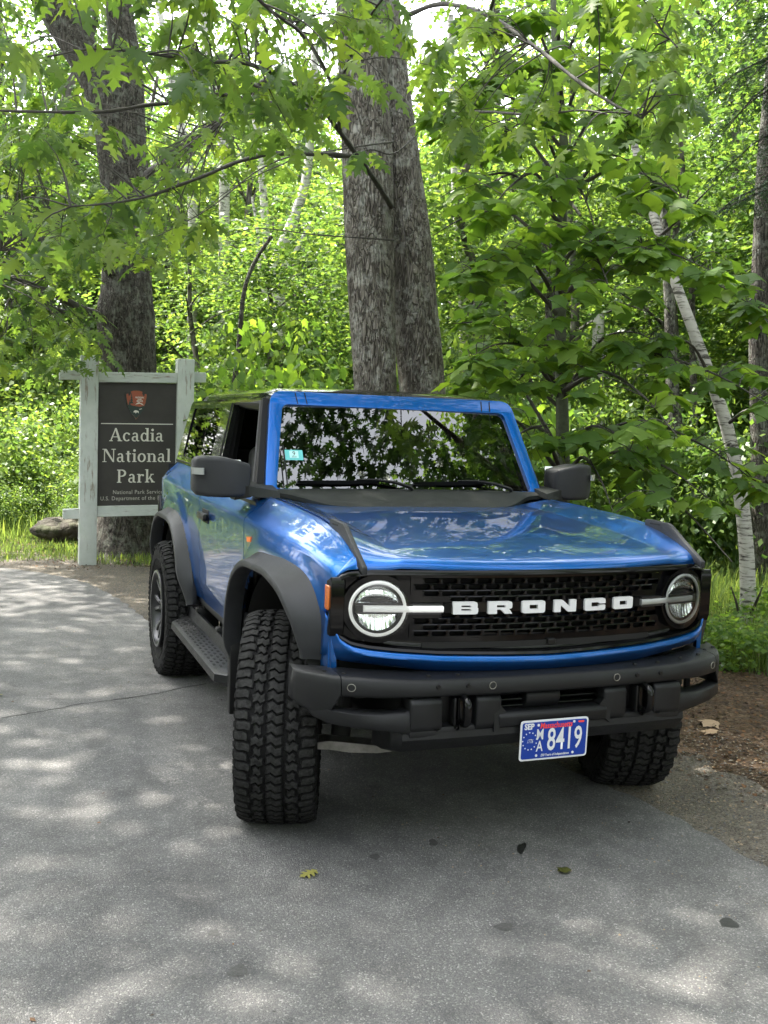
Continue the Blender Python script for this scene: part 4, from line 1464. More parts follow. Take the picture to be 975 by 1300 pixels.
def sheet(name, poly, z, mat, kind='structure', sub=None):
    bm = bmesh.new()
    tri = tessellate_polygon([[Vector((p[0], p[1], 0)) for p in poly]])
    vs = [bm.verts.new((p[0], p[1], z)) for p in poly]
    for t_ in tri:
        f = bm.faces.new([vs[i] for i in t_])
        f.normal_update()
        if f.normal.z < 0: f.normal_flip()
    o = part(name, bm, mat, None, None)
    return tag(o, kind=kind)
bm = bmesh.new()
add_grid(bm, [[Vector((x, y, 0 if max(abs(x), abs(y)) < 60 else -.5)) for y in (-400, -60, 0, 60, 400)] for x in (-400, -60, 0, 60, 400)])
recalc(bm)
tag(part('ground', bm, m_floor, None, None), kind='structure')
EDGE = catmull([(.86, -30, 0), (.85, -8, 0), (.84, -3, 0), (.82, -1.1, 0), (.72, -.1, 0), (.32, 1.2, 0), (-.42, 2.6, 0), (-.80, 4.1, 0), (-.95, 5.3, 0), (-1.25, 6.5, 0), (-2.0, 7.5, 0), (-3.2, 8.2, 0), (-6, 9.2, 0), (-12, 10.5, 0), (-30, 13, 0)], 14)
def jag(i, p, amp):
    return amp * (math.sin(i * 1.7 + p.y) + .6 * math.sin(i * 4.1) + .5 * random.uniform(-1, 1))
ET = frame_dirs(EDGE)
ed = [(p.x + jag(i, p, .012) * (abs(p.y) < 9), p.y) for i, p in enumerate(EDGE)]
sheet('road', ed + [(-30, 2), (-14, 1.5), (-9, -1), (-7.5, -6), (-7.5, -30)], .022, m_asph)
# gravel shoulder running beside the asphalt
outer_ = []
for i, p in enumerate(EDGE):
    nrm = Vector((ET[i].y, -ET[i].x, 0))
    wdt = interp(p.y, [-30, -2, 0, 2.6, 5.3, 7.0, 8, 13], [.6, .55, .75, 1.3, 1.5, 1.05, .7, .5])
    q = p + nrm * (wdt + jag(i, p, .05))
    outer_.append((q.x, q.y))
inner_ = [(p.x - ET[i].y * .3, p.y + ET[i].x * .3) for i, p in enumerate(EDGE)]
sheet('gravel_shoulder', inner_ + outer_[::-1], .012, m_gravel)
dirt = [(1.2, -12), (1.3, -2.5), (1.35, -1), (1.3, .6), (1.0, 1.8), (.9, 3.2), (1.2, 4.8), (1.9, 4.6), (2.35, 3.2), (2.55, 2.0), (3.3, 1.6), (5.5, 1.2), (6.5, -1), (6.0, -4), (5.5, -12)]
sheet('dirt_ground', [tuple(v.xy) for v in catmull([(a, b, 0) for a, b in dirt], 4, True)], .006, m_dirt)

# crack, stains and fallen leaves on the asphalt
def flat_blob(name, c, rx, ry, rot, mat, label, cat, z=.0235, group=None, n=22, seed=1):
    rr_ = random.Random(seed)
    ph = [rr_.uniform(0, 6) for _ in range(4)]
    bm = bmesh.new(); vs = []
    for k in range(n):
        t = 2 * PI * k / n
        r = 1 + .14 * math.sin(2 * t + ph[0]) + .12 * math.sin(3 * t + ph[1]) + .09 * math.sin(5 * t + ph[2]) + rr_.uniform(-.06, .06)
        x, y = rx * r * math.cos(t), ry * r * math.sin(t)
        vs.append(bm.verts.new((x * math.cos(rot) - y * math.sin(rot), x * math.sin(rot) + y * math.cos(rot), 0)))
    f = bm.faces.new(vs); f.normal_update()
    o = part(name, bm, mat, None, None)
    o.location = (c[0], c[1], z)
    return tag(o, label, cat, group)
m_stain = pbr('dark_oil_stain', (.016, .016, .016), .5, bump=.5, bscale=250, var=.3, vscale=60)
m_stain2 = pbr('faint_stain', (.045, .044, .043), .7, bump=.6, bscale=250, var=.35, vscale=90)
stains = [(925, 1172, .036, .030, m_stain, 'black oily spot on the asphalt at the lower right of the road'),
          (302, 1233, .030, .034, m_stain2, 'round grey spot on the asphalt, the lowest one in the photo'),
          (272, 1185, .020, .020, m_stain2, 'small round grey spot just above the larger round spot'),
          (662, 1077, .05, .018, m_stain, 'thin dark smear on the asphalt in front of the licence plate'),
          (550, 1070, .030, .02, m_stain2, 'dark smudge on the asphalt between the two front wheels'),
          (476, 1088, .028, .018, m_stain2, 'dark smudge nearest the yellowing leaf on the road'),
          (640, 1177, .03, .028, m_stain2, 'brownish smudge on the road below the dark green leaf')]
for i, (px, py, rx, ry, mt, lb) in enumerate(stains):
    g = ground_at(px, py, .022)
    flat_blob('road_stain', g, rx, ry, .3 * i, mt, lb, 'stain', seed=i)
bm = bmesh.new()
pts = [ground_at(px, py, .0236) for px, py in ((-60, 923), (0, 912), (40, 905), (75, 899), (105, 893), (140, 889), (175, 884), (205, 879), (232, 873), (262, 868))]
cr = catmull(pts, 5)
T_ = frame_dirs(cr)
L_, R_ = [], []
for i, p in enumerate(cr):
    n_ = Vector((-T_[i].y, T_[i].x, 0)); j = random.uniform(-.006, .006); h = .0045 + random.uniform(-.002, .003)
    L_.append(p + n_ * (h + j)); R_.append(p + n_ * (-h + j))
add_grid(bm, [L_, R_])
tag(part('road_crack', bm, m_seam, None, None), 'thin crack running across the asphalt towards the rear wheel', 'crack')

# ================================================================== LEAVES
def leaf_mat(name, dif, tra, var=.35, gloss=.12, tfac=.5):
    m = bpy.data.materials.new(name); m.use_nodes = True
    t = m.node_tree; t.nodes.clear()
    out = t.nodes.new('ShaderNodeOutputMaterial')
    geo = t.nodes.new('ShaderNodeNewGeometry'); oi = t.nodes.new('ShaderNodeObjectInfo')
    ad = t.nodes.new('ShaderNodeMath'); ad.operation = 'ADD'
    t.links.new(geo.outputs['Random Per Island'], ad.inputs[0]); t.links.new(oi.outputs['Random'], ad.inputs[1])
    fr = t.nodes.new('ShaderNodeMath'); fr.operation = 'FRACT'; t.links.new(ad.outputs[0], fr.inputs[0])
    def colr(c):
        lo = (c[0] * (1 - var * .9), c[1] * (1 - var * .75), c[2] * (1 - var * .5)); hi = (c[0] * (1 + var * 1.3), c[1] * (1 + var * .8), c[2] * (1 + var * .3))
        return nodes_ramp(t, fr.outputs[0], [(0, lo), (.5, c), (1, hi)])
    d = t.nodes.new('ShaderNodeBsdfDiffuse'); t.links.new(colr(dif), d.inputs['Color'])
    tl = t.nodes.new('ShaderNodeBsdfTranslucent'); t.links.new(colr(tra), tl.inputs['Color'])
    mx = t.nodes.new('ShaderNodeMixShader'); mx.inputs[0].default_value = tfac
    t.links.new(d.outputs[0], mx.inputs[1]); t.links.new(tl.outputs[0], mx.inputs[2])
    g = t.nodes.new('ShaderNodeBsdfGlossy'); g.inputs['Roughness'].default_value = .38; g.inputs['Color'].default_value = (.8, .85, .8, 1)
    lw = t.nodes.new('ShaderNodeLayerWeight'); lw.inputs[0].default_value = .35
    mm = t.nodes.new('ShaderNodeMath'); mm.operation = 'MULTIPLY_ADD'; mm.inputs[1].default_value = gloss * 1.6; mm.inputs[2].default_value = gloss * .25
    t.links.new(lw.outputs['Fresnel'], mm.inputs[0])
    m2 = t.nodes.new('ShaderNodeMixShader'); t.links.new(mm.outputs[0], m2.inputs[0])
    t.links.new(mx.outputs[0], m2.inputs[1]); t.links.new(g.outputs[0], m2.inputs[2])
    t.links.new(m2.outputs[0], out.inputs['Surface'])
    return m
m_maple = leaf_mat('maple_leaf_green', (.092, .162, .038), (.25, .43, .036), .45, .05)
m_oakdark = leaf_mat('shade_tinted_oak_leaf', (.022, .045, .012), (.03, .07, .008), .4, .04, .4)  # darkened copy of the oak leaf, shade put into its colour
m_oak = leaf_mat('oak_leaf_green', (.074, .125, .032), (.20, .33, .036), .5, .05)
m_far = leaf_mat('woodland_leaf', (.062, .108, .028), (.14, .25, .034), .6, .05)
m_bright = leaf_mat('sun_tinted_leaf', (.082, .132, .034), (.19, .31, .044), .6, .05)  # lighter copy of the woodland leaf, sunlight put into its colour
m_conifer = leaf_mat('conifer_needle', (.018, .045, .020), (.02, .05, .015), .4, .08, .2)
m_grass = leaf_mat('grass_blade', (.075, .120, .028), (.19, .28, .05), .5, .06)
m_dryleaf = leaf_mat('dry_brown_leaf', (.095, .062, .042), (.06, .035, .02), .7, .04, .2)
m_tanleaf = leaf_mat('dry_tan_leaf', (.34, .25, .17), (.15, .1, .06), .1, .05, .15)
m_fallen_green = leaf_mat('fallen_yellow_green_leaf', (.20, .20, .06), (.1, .1, .03), .3, .1, .2)
m_fallen_dark = leaf_mat('fallen_dark_green_leaf', (.07, .075, .02), (.03, .04, .01), .3, .1, .2)

MAPLE = [(0, 0), (.20, -.07), (.40, .10), (.42, .30), (.58, .58), (.36, .56), (.25, .72), (.12, .86), (0, 1.05), (-.12, .86), (-.25, .72), (-.36, .56), (-.58, .58), (-.42, .30), (-.40, .10), (-.20, -.07)]
OAK = [(0, 0), (.07, .10), (.20, .10), (.27, .20), (.16, .25), (.10, .31), (.28, .34), (.42, .48), (.30, .47), (.13, .50), (.14, .58), (.30, .62), (.40, .78), (.27, .74), (.13, .74), (.12, .82), (.20, .92), (.09, .92), (0, 1.08)]
OAK = OAK + [(-x, y) for x, y in OAK[-2:0:-1]]
def leaf_template(outline, droop=.22, fold=.18, curl=0.0):
    tri = tessellate_polygon([[Vector((x, y, 0)) for x, y in outline]])
    pts = np.array([(x, y, 0) for x, y in outline], float)
    c = np.array([[0, .33, 0], [0, .66, 0]])
    # star fans round two midrib points give the fold a ridge
    n = len(outline)
    V = np.vstack([pts, c])
    F = []
    for i in range(n):
        j = (i + 1) % n
        ym = (pts[i][1] + pts[j][1]) / 2
        F.append((i, j, n + (1 if ym > .5 else 0)))
    # bridge where the fan changes its centre
    for i in range(n):
        j = (i + 1) % n; k = (i + 2) % n
        a = (pts[i][1] + pts[j][1]) / 2 > .5; b = (pts[j][1] + pts[k][1]) / 2 > .5
        if a != b: F.append((j, n + 1, n) if not a else (j, n, n + 1))
    V[:, 2] = -fold * np.abs(V[:, 0]) - droop * V[:, 1] ** 2 + curl * V[:, 0] * V[:, 1]
    return V, np.array(F)
T_MAPLE = [leaf_template(MAPLE, d, f, c) for d, f, c in ((.10, .10, 0), (.20, .16, .15), (.14, .04, -.15), (.28, .2, .1))]
T_OAK = [leaf_template(OAK, d, f, c) for d, f, c in ((.15, .15, 0), (.35, .25, .2), (.25, .10, -.2), (.45, .3, .1))]
KITE = (np.array([(0, 0, 0), (.34, .42, -.05), (0, 1.0, -.14), (-.34, .42, -.05)], float), np.array([(0, 1, 2), (0, 2, 3)]))

def basis(dirs, norms):
    """arrays of leaf direction and approximate normal -> rotation matrices (columns side, dir, normal)"""
    d = dirs / np.linalg.norm(dirs, axis=1, keepdims=True)
    s = np.cross(d, norms); s /= np.linalg.norm(s, axis=1, keepdims=True) + 1e-9
    n = np.cross(s, d)
    return np.stack([s, d, n], axis=2)
def mesh_np(name, V, F, mat, smooth=False):
    me = bpy.data.meshes.new(name)
    n = F.shape[1]
    me.vertices.add(len(V)); me.vertices.foreach_set('co', V.astype(np.float32).ravel())
    me.loops.add(F.size); me.loops.foreach_set('vertex_index', F.astype(np.int32).ravel())
    me.polygons.add(len(F)); me.polygons.foreach_set('loop_start', np.arange(0, F.size, n, dtype=np.int32))
    me.update(calc_edges=True)
    me.validate()
    me.materials.append(mat)
    return me
def leaves_mesh(name, tmpl, pos, dirs, norms, size, mat):
    V0, F0 = tmpl
    Rm = basis(dirs, norms)
    P = np.einsum('nij,vj->nvi', Rm, V0) * size[:, None, None] + pos[:, None, :]
    n, v = P.shape[:2]
    F = F0[None] + (np.arange(n) * v)[:, None, None]
    return mesh_np(name, P.reshape(-1, 3), F.reshape(-1, F0.shape[1]), mat)
def join_np(name, chunks, mat):
    Vs, Fs, o = [], [], 0
    for V, F in chunks:
        Vs.append(V); Fs.append(F + o); o += len(V)
    return mesh_np(name, np.vstack(Vs), np.vstack(Fs), mat)
def leaves_np(tmpl, pos, dirs, norms, size):
    V0, F0 = tmpl
    P = np.einsum('nij,vj->nvi', basis(dirs, norms), V0) * size[:, None, None] + pos[:, None, :]
    n, v = P.shape[:2]
    return P.reshape(-1, 3), (F0[None] + (np.arange(n) * v)[:, None, None]).reshape(-1, 3)

# ================================================================== BARK
def bark_mat(name, dark, light, lich, scale=6, ridged=True):
    m, t, b = new_mat(name)
    tc = t.nodes.new('ShaderNodeTexCoord'); mp = t.nodes.new('ShaderNodeMapping'); mp.inputs['Scale'].default_value = (1, 1, .20)
    t.links.new(tc.outputs['Object'], mp.inputs[0]); v = mp.outputs[0]
    n1 = nodes_noise(t, v, scale * 5, 6, .65); n2 = nodes_noise(t, tc.outputs['Object'], 7, 5, .7); n3 = nodes_noise(t, tc.outputs['Object'], 24, 3, .6)
    vo = t.nodes.new('ShaderNodeTexVoronoi'); vo.inputs['Scale'].default_value = scale * 6.5; vo.feature = 'DISTANCE_TO_EDGE'
    wv = t.nodes.new('ShaderNodeVectorMath'); wv.operation = 'ADD'
    ns = t.nodes.new('ShaderNodeTexNoise'); ns.inputs['Scale'].default_value = 9; t.links.new(v, ns.inputs['Vector'])
    sc_ = t.nodes.new('ShaderNodeVectorMath'); sc_.operation = 'SCALE'; sc_.inputs['Scale'].default_value = .22; t.links.new(ns.outputs['Color'], sc_.inputs[0])
    t.links.new(v, wv.inputs[0]); t.links.new(sc_.outputs[0], wv.inputs[1]); t.links.new(wv.outputs[0], vo.inputs['Vector'])
    crk = nodes_ramp(t, vo.outputs['Distance'], [(0, (0, 0, 0)), (.13, (1, 1, 1))])
    base = nodes_ramp(t, n1, [(.38, dark), (.62, light)])
    base = nodes_mix(t, .6, base, nodes_mix(t, 1.0, base, crk, 'MULTIPLY'))
    patch = nodes_ramp(t, n2, [(.50, (0, 0, 0)), (.60, (1, 1, 1))])
    spk = nodes_ramp(t, n3, [(.62, (0, 0, 0)), (.68, (1, 1, 1))])
    mm = nodes_mix(t, 1.0, patch, spk, 'ADD')
    c = nodes_mix(t, .55, base, nodes_mix(t, mm, base, lich))
    t.links.new(c, b.inputs['Base Color']); b.inputs['Roughness'].default_value = .9; b.inputs['Specular IOR Level'].default_value = .2
    ad = t.nodes.new('ShaderNodeMath'); ad.operation = 'MULTIPLY_ADD'; ad.inputs[1].default_value = .7
    sepc = t.nodes.new('ShaderNodeSeparateColor'); t.links.new(crk, sepc.inputs[0])
    t.links.new(n1, ad.inputs[0]); t.links.new(sepc.outputs[0], ad.inputs[2])
    nodes_bump(t, b, ad.outputs[0], .9, .022)
    return m
m_bark = bark_mat('dark_furrowed_bark', (.042, .037, .032), (.12, .108, .095), (.20, .21, .18), 6)
m_bark2 = bark_mat('grey_lichened_bark', (.105, .092, .078), (.215, .195, .168), (.40, .40, .36), 6)
m_twig = pbr('grey_brown_twig', (.045, .040, .034), .8, var=.3, vscale=30)
m_stem = pbr('young_stem', (.065, .075, .045), .7, var=.35, vscale=25)
def birch_mat():
    m, t, b = new_mat('white_birch_bark')
    tc = t.nodes.new('ShaderNodeTexCoord'); mp = t.nodes.new('ShaderNodeMapping'); mp.inputs['Scale'].default_value = (1, 1, 7)
    t.links.new(tc.outputs['Object'], mp.inputs[0])
    n1 = nodes_noise(t, mp.outputs[0], 5, 4, .7); n2 = nodes_noise(t, tc.outputs['Object'], 5, 5, .7)
    c1 = nodes_ramp(t, n1, [(.38, (.05, .045, .04)), (.48, (.38, .37, .34)), (1, (.54, .53, .50))])
    c2 = nodes_ramp(t, n2, [(.34, (.06, .055, .05)), (.42, (1, 1, 1))])
    t.links.new(nodes_mix(t, 1.0, c1, c2, 'MULTIPLY'), b.inputs['Base Color']); b.inputs['Roughness'].default_value = .75
    nodes_bump(t, b, n1, .5, .01)
    return m
m_birch = birch_mat()

def trunk_bm(paths, n=20, lump=.05, seed=1):
    """paths: list of (points, radii); lumpy tapered stems in one skin each"""
    bm = bmesh.new()
    rr_ = random.Random(seed)
    for pts, rad in paths:
        per = 8 if n > 10 else 4
        cp = catmull(pts, per)
        rr = np.interp(np.linspace(0, len(rad) - 1, len(cp)), range(len(rad)), rad)
        ph = [rr_.uniform(0, 6) for _ in range(4)]
        add_tube(bm, cp, list(rr), n, wob=lambda i, k, ph=ph: 1 + lump * (math.sin(k * 2 * PI / n * 3 + ph[0] + i * .12) * .6 + math.sin(k * 2 * PI / n * 5 + ph[1] - i * .2) * .4 + math.sin(i * .55 + ph[2]) * .25))
    return bm
def fine_trunk(pts, rad, n=64, seed=1, amp=.028):
    """near trunk with real bark relief: ridges and plates displaced from the surface"""
    from mathutils import noise
    bm = bmesh.new()
    cp = catmull(pts, 40)
    rr = np.interp(np.linspace(0, len(rad) - 1, len(cp)), range(len(rad)), rad)
    def wob(i, k):
        t = 2 * PI * k / n
        z = cp[i].z
        q = Vector((math.cos(t) * 2.2, math.sin(t) * 2.2, z * .9 + seed * 7))
        big = noise.noise(q * .6) * .07
        rid = 1 - abs(noise.noise(Vector((math.cos(t) * 7.5, math.sin(t) * 7.5, z * 2.0 + seed * 3))))
        fine_ = noise.noise(Vector((math.cos(t) * 18, math.sin(t) * 18, z * 7.0)))
        return 1 + big + amp * (rid ** 2 * 2 - 1.2) + amp * .5 * fine_
    add_tube(bm, cp, list(rr), n, wob=wob)
    return bm

# ---------------------------------------------------------------- crowns for woodland trees (shared meshes)
def cloud(n_cl, per, rx, rz, size, seed, flat=.30, cr=.55, shell=.55, cz=0.0, down=.25):
    g = np.random.default_rng(seed)
    u_ = g.normal(size=(n_cl, 3)); u_ /= np.linalg.norm(u_, axis=1, keepdims=True)
    r = shell + (1 - shell) * g.random(n_cl) ** .7
    c = u_ * r[:, None] * np.array([rx, rx, rz]); c[:, 2] += cz
    wgt = g.uniform(.5, 1.5, n_cl)
    idx = g.choice(n_cl, n_cl * per, p=wgt / wgt.sum())
    off = g.normal(size=(len(idx), 3)) * np.array([cr, cr, cr * flat])
    # sprays hang a little at their rim
    off[:, 2] -= down * (off[:, 0] ** 2 + off[:, 1] ** 2) / cr
    pos = c[idx] + off
    dirs = off * np.array([1, 1, .2]) + u_[idx] * .3 + g.normal(size=pos.shape) * .35; dirs[:, 2] -= .25
    nrm = np.array([0, 0, 1.0]) + g.normal(size=pos.shape) * .38
    return pos, dirs, nrm, size * g.uniform(.65, 1.25, len(pos)), c
CROWN = []
for i in range(5):
    pos, dirs, nrm, sz, cc = cloud(46, 84, 1.0 * 2.0, 1.0 * 2.3, .125, 40 + i, cr=.36, shell=.35)
    CROWN.append((pos, dirs, nrm, sz, cc))
def crown_mesh(i, mat):
    pos, dirs, nrm, sz, cc = CROWN[i]
    V, F = leaves_np(KITE, pos, dirs, nrm, sz)
    return mesh_np('crown', V, F, mat)
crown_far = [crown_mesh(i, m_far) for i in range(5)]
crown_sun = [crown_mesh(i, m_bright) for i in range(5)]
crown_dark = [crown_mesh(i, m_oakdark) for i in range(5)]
# shrubs: maple-like leaves in low mounds, reaching the ground
def shrub_mesh(seed, mat, tmpl, n_cl=34, per=34, rx=1.0, rz=.9, size=.11):
    pos, dirs, nrm, sz, cc = cloud(n_cl, per, rx, rz, size, seed, cr=.26, shell=.25)
    pos[:, 2] += rz * .85; ok = pos[:, 2] > .05
    V, F = leaves_np(tmpl, pos[ok], dirs[ok], nrm[ok], sz[ok])
    return mesh_np('foliage', V, F, mat)
shrub_maple = [shrub_mesh(60 + i, m_maple, T_MAPLE[i % 4]) for i in range(3)]
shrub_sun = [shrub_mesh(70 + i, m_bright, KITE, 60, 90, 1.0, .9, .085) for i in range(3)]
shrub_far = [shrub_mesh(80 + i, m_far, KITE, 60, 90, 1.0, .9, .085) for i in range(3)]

def inst(name, me, parent, loc, rot, sc):
    o = link(name, me, parent, loc, rot); o.scale = sc
    return o
# slim stems shared by the woodland trees: unit height 1 m, scaled on placing
def stem_mesh(seed, mat, wild=.03):
    rr_ = random.Random(seed)
    pts = [(0, 0, -.03)] + [(rr_.uniform(-wild, wild), rr_.uniform(-wild, wild), k / 6) for k in range(1, 7)]
    bm = trunk_bm([(pts, [.013, .0115, .010, .009, .0078, .006, .004])], 8, .06, seed)
    for _ in range(7):
        z = rr_.uniform(.35, .9); a = rr_.uniform(0, 6.28); L = rr_.uniform(.08, .2)
        p0 = Vector((0, 0, z)); p1 = p0 + Vector((math.cos(a) * L * .5, math.sin(a) * L * .5, L * .35)); p2 = p0 + Vector((math.cos(a) * L, math.sin(a) * L, L * .55))
        add_tube(bm, [p0, p1, p2], [.0035, .0025, .001], 5)
    me = finish(bm, 60); me.materials.append(mat)
    return me
m_greytrunk = bark_mat('grey_woodland_bark', (.05, .046, .04), (.14, .13, .115), (.26, .27, .23), 5)
stem_dark = [stem_mesh(i, m_bark) for i in range(3)]
stem_grey = [stem_mesh(5 + i, m_greytrunk) for i in range(3)]
stem_birch = [stem_mesh(9 + i, m_birch, .05) for i in range(3)]
# ================================================================== THE TREES ONE CAN NAME
def P3(*a):
    """list of (px, py, depth) read off the photograph -> world points"""
    return [at(*q) for q in a]

# twin-stemmed tree behind the vehicle
twin = thing('maple_tree', 'grey lichened tree with two thick stems rising right behind the vehicle roof', 'tree', (0, 0, 0))
def stem_from(pxs, depth, zb=-.1):
    """pxs: (py, left edge px, right edge px) from the bottom up"""
    pts, rad = [], []
    for (py, a, b) in pxs:
        pts.append(at((a + b) / 2, py, depth)); rad.append((b - a) / 2 / CAM_F * depth)
    return pts, rad
pl, rl = stem_from([(900, 440, 512), (700, 450, 508), (500, 450, 503), (400, 444, 501), (300, 438, 499), (200, 434, 497), (100, 429, 492), (0, 425, 488), (-150, 420, 478), (-420, 415, 460)], 8.9)
pr_, rr_2 = stem_from([(900, 520, 606), (700, 516, 580), (500, 507, 565), (400, 497, 555), (300, 485, 546), (200, 466, 532), (100, 455, 519), (0, 444, 507), (-150, 450, 505), (-420, 470, 510)], 9.25)
o = part('trunk', fine_trunk(pl, rl, 72, 1, .014), m_bark2, twin, 70)
o = part('trunk', fine_trunk(pr_, rr_2, 72, 2, .022), m_bark2, twin, 70)

# big dark oak behind the sign
oak = thing('oak_tree', 'dark rough barked tree behind the park sign with a round knot and forked top', 'tree', (0, 0, 0))
D = 12.6
po, ro = stem_from([(735, 95, 235), (700, 112, 218), (640, 124, 206), (540, 127, 200), (450, 127, 197), (400, 124, 195), (365, 131, 191), (300, 133, 189), (230, 129, 187), (170, 122, 184), (120, 117, 182)], D)
part('trunk', fine_trunk(po, ro, 72, 3, .035), m_bark, oak, 70)
pf, rf = stem_from([(190, 126, 178), (130, 113, 165), (80, 90, 136), (40, 66, 108), (0, 42, 86), (-60, 5, 48), (-160, -50, -20)], D)
part('limb', fine_trunk(pf, rf, 40, 4, .03), m_bark, oak, 70)
pf, rf = stem_from([(190, 134, 184), (110, 140, 182), (50, 138, 174), (0, 134, 166), (-80, 128, 158), (-200, 120, 145)], D)
part('limb', fine_trunk(pf, rf, 40, 5, .03), m_bark, oak, 70)
bm = bmesh.new()
kc = at(148, 337, D - .28); kd = (CAM_POS - kc).normalized()
ku = Vector((0, 0, 1)).cross(kd).normalized(); kv = kd.cross(ku)
for (r, d) in ((.12, -.01), (.085, .02)):
    path = [kc + ku * (r * math.cos(t)) + kv * (r * 1.25 * math.sin(t)) + kd * d for t in np.linspace(0, 2 * PI, 24, endpoint=False)]
    add_tube(bm, path, .032, 8, closed=True, wob=lambda i, k: 1 + .2 * math.sin(i * 1.9))
vs = [bm.verts.new(kc + ku * (.10 * math.cos(t)) + kv * (.12 * math.sin(t)) + kd * .015) for t in np.linspace(0, 2 * PI, 20, endpoint=False)]
bm.faces.new(vs)
part('knot', bm, m_bark, oak, 60)
def limb(parent, pxs, r0, r1, mat=m_twig, n=7):
    pts = catmull(P3(*pxs), 6)
    bm = bmesh.new()
    add_tube(bm, pts, list(np.linspace(r0, r1, len(pts))), n, wob=lambda i, k: 1 + .12 * math.sin(i * 1.3))
    part('branch', bm, mat, parent, 60)
    return pts
oak_limbs = []
oak_limbs += limb(oak, [(187, 222, 12.3), (215, 202, 11.0), (250, 178, 10.0), (285, 150, 9.2), (320, 115, 8.4), (345, 96, 8.0)], .055, .018)
oak_limbs += limb(oak, [(135, 337, 12.4), (100, 312, 11.8), (75, 290, 11.2), (40, 310, 10.6), (0, 318, 10.0)], .04, .01)
oak_limbs += limb(oak, [(128, 402, 12.4), (90, 385, 11.6), (55, 368, 11.0), (20, 355, 10.4), (-20, 352, 9.8)], .05, .015)
oak_limbs += limb(oak, [(125, 398, 12.4), (80, 395, 12.0), (40, 378, 11.6), (10, 380, 11.2)], .03, .01)

# overhanging limbs of the twin-stemmed tree, reaching towards the camera
near = []
near += limb(twin, [(497, 262, 8.8), (478, 232, 8.2), (455, 200, 7.5), (432, 168, 6.9), (412, 142, 6.4), (390, 118, 5.9)], .024, .013)
near += limb(twin, [(455, 200, 7.5), (425, 196, 7.0), (385, 195, 6.6), (340, 196, 6.2), (300, 206, 5.9), (262, 222, 5.6), (225, 236, 5.4), (185, 250, 5.2), (140, 258, 5.0), (90, 262, 4.9)], .018, .004)
near += limb(twin, [(412, 142, 6.4), (370, 128, 6.0), (330, 132, 5.6), (280, 120, 5.2), (235, 130, 5.0), (190, 133, 4.8), (130, 142, 4.6), (60, 142, 4.5), (-20, 140, 4.4)], .016, .005)
near += limb(twin, [(390, 118, 5.9), (350, 95, 5.4), (310, 80, 5.0), (255, 78, 4.7), (190, 68, 4.5), (120, 62, 4.4), (60, 72, 4.3)], .013, .004)
near += limb(twin, [(432, 168, 6.9), (425, 120, 6.0), (405, 75, 5.2), (380, 40, 4.7), (340, 10, 4.4), (300, -30, 4.2)], .014, .006)
near += limb(twin, [(425, 120, 6.0), (450, 60, 5.4), (470, 20, 5.0), (500, -20, 4.8)], .010, .005)
near += limb(twin, [(410, 150, 6.6), (330, 112, 6.2), (290, 85, 6.0), (312, 40, 5.8), (330, -10, 5.6)], .012, .006)
near += limb(twin, [(516, 20, 8.6), (560, 5, 7.6), (620, 20, 6.6), (680, 60, 5.6), (730, 100, 5.0), (775, 130, 4.7), (815, 150, 4.5)], .020, .004)
near += limb(twin, [(620, 20, 6.6), (640, -20, 6.0), (720, -30, 5.4), (800, 0, 5.0), (860, 60, 4.7)], .012, .004)
near += limb(twin, [(530, 155, 8.9), (570, 145, 8.0), (620, 142, 7.2), (680, 146, 6.4), (740, 140, 5.9), (790, 150, 5.6)], .014, .004)
# bare thin twigs crossing the stems
for k, q in enumerate(([(500, 180, 8.4), (470, 184, 8.0), (430, 190, 7.8), (380, 200, 7.6), (300, 236, 7.4), (255, 270, 7.2)],
          [(530, 170, 8.6), (500, 195, 8.0), (470, 190, 7.8), (440, 200, 7.6), (400, 198, 7.4)],
          [(500, 305, 8.5), (460, 302, 8.2), (400, 298, 8.0), (330, 290, 7.9), (285, 300, 7.8)],
          [(440, 200, 7.6), (385, 196, 6.9), (330, 215, 6.7), (265, 265, 6.6), (200, 300, 6.5)],
          [(505, 255, 8.5), (512, 290, 8.4), (516, 318, 8.4)])):
    near += limb(twin, q, .008, .003, n=5)

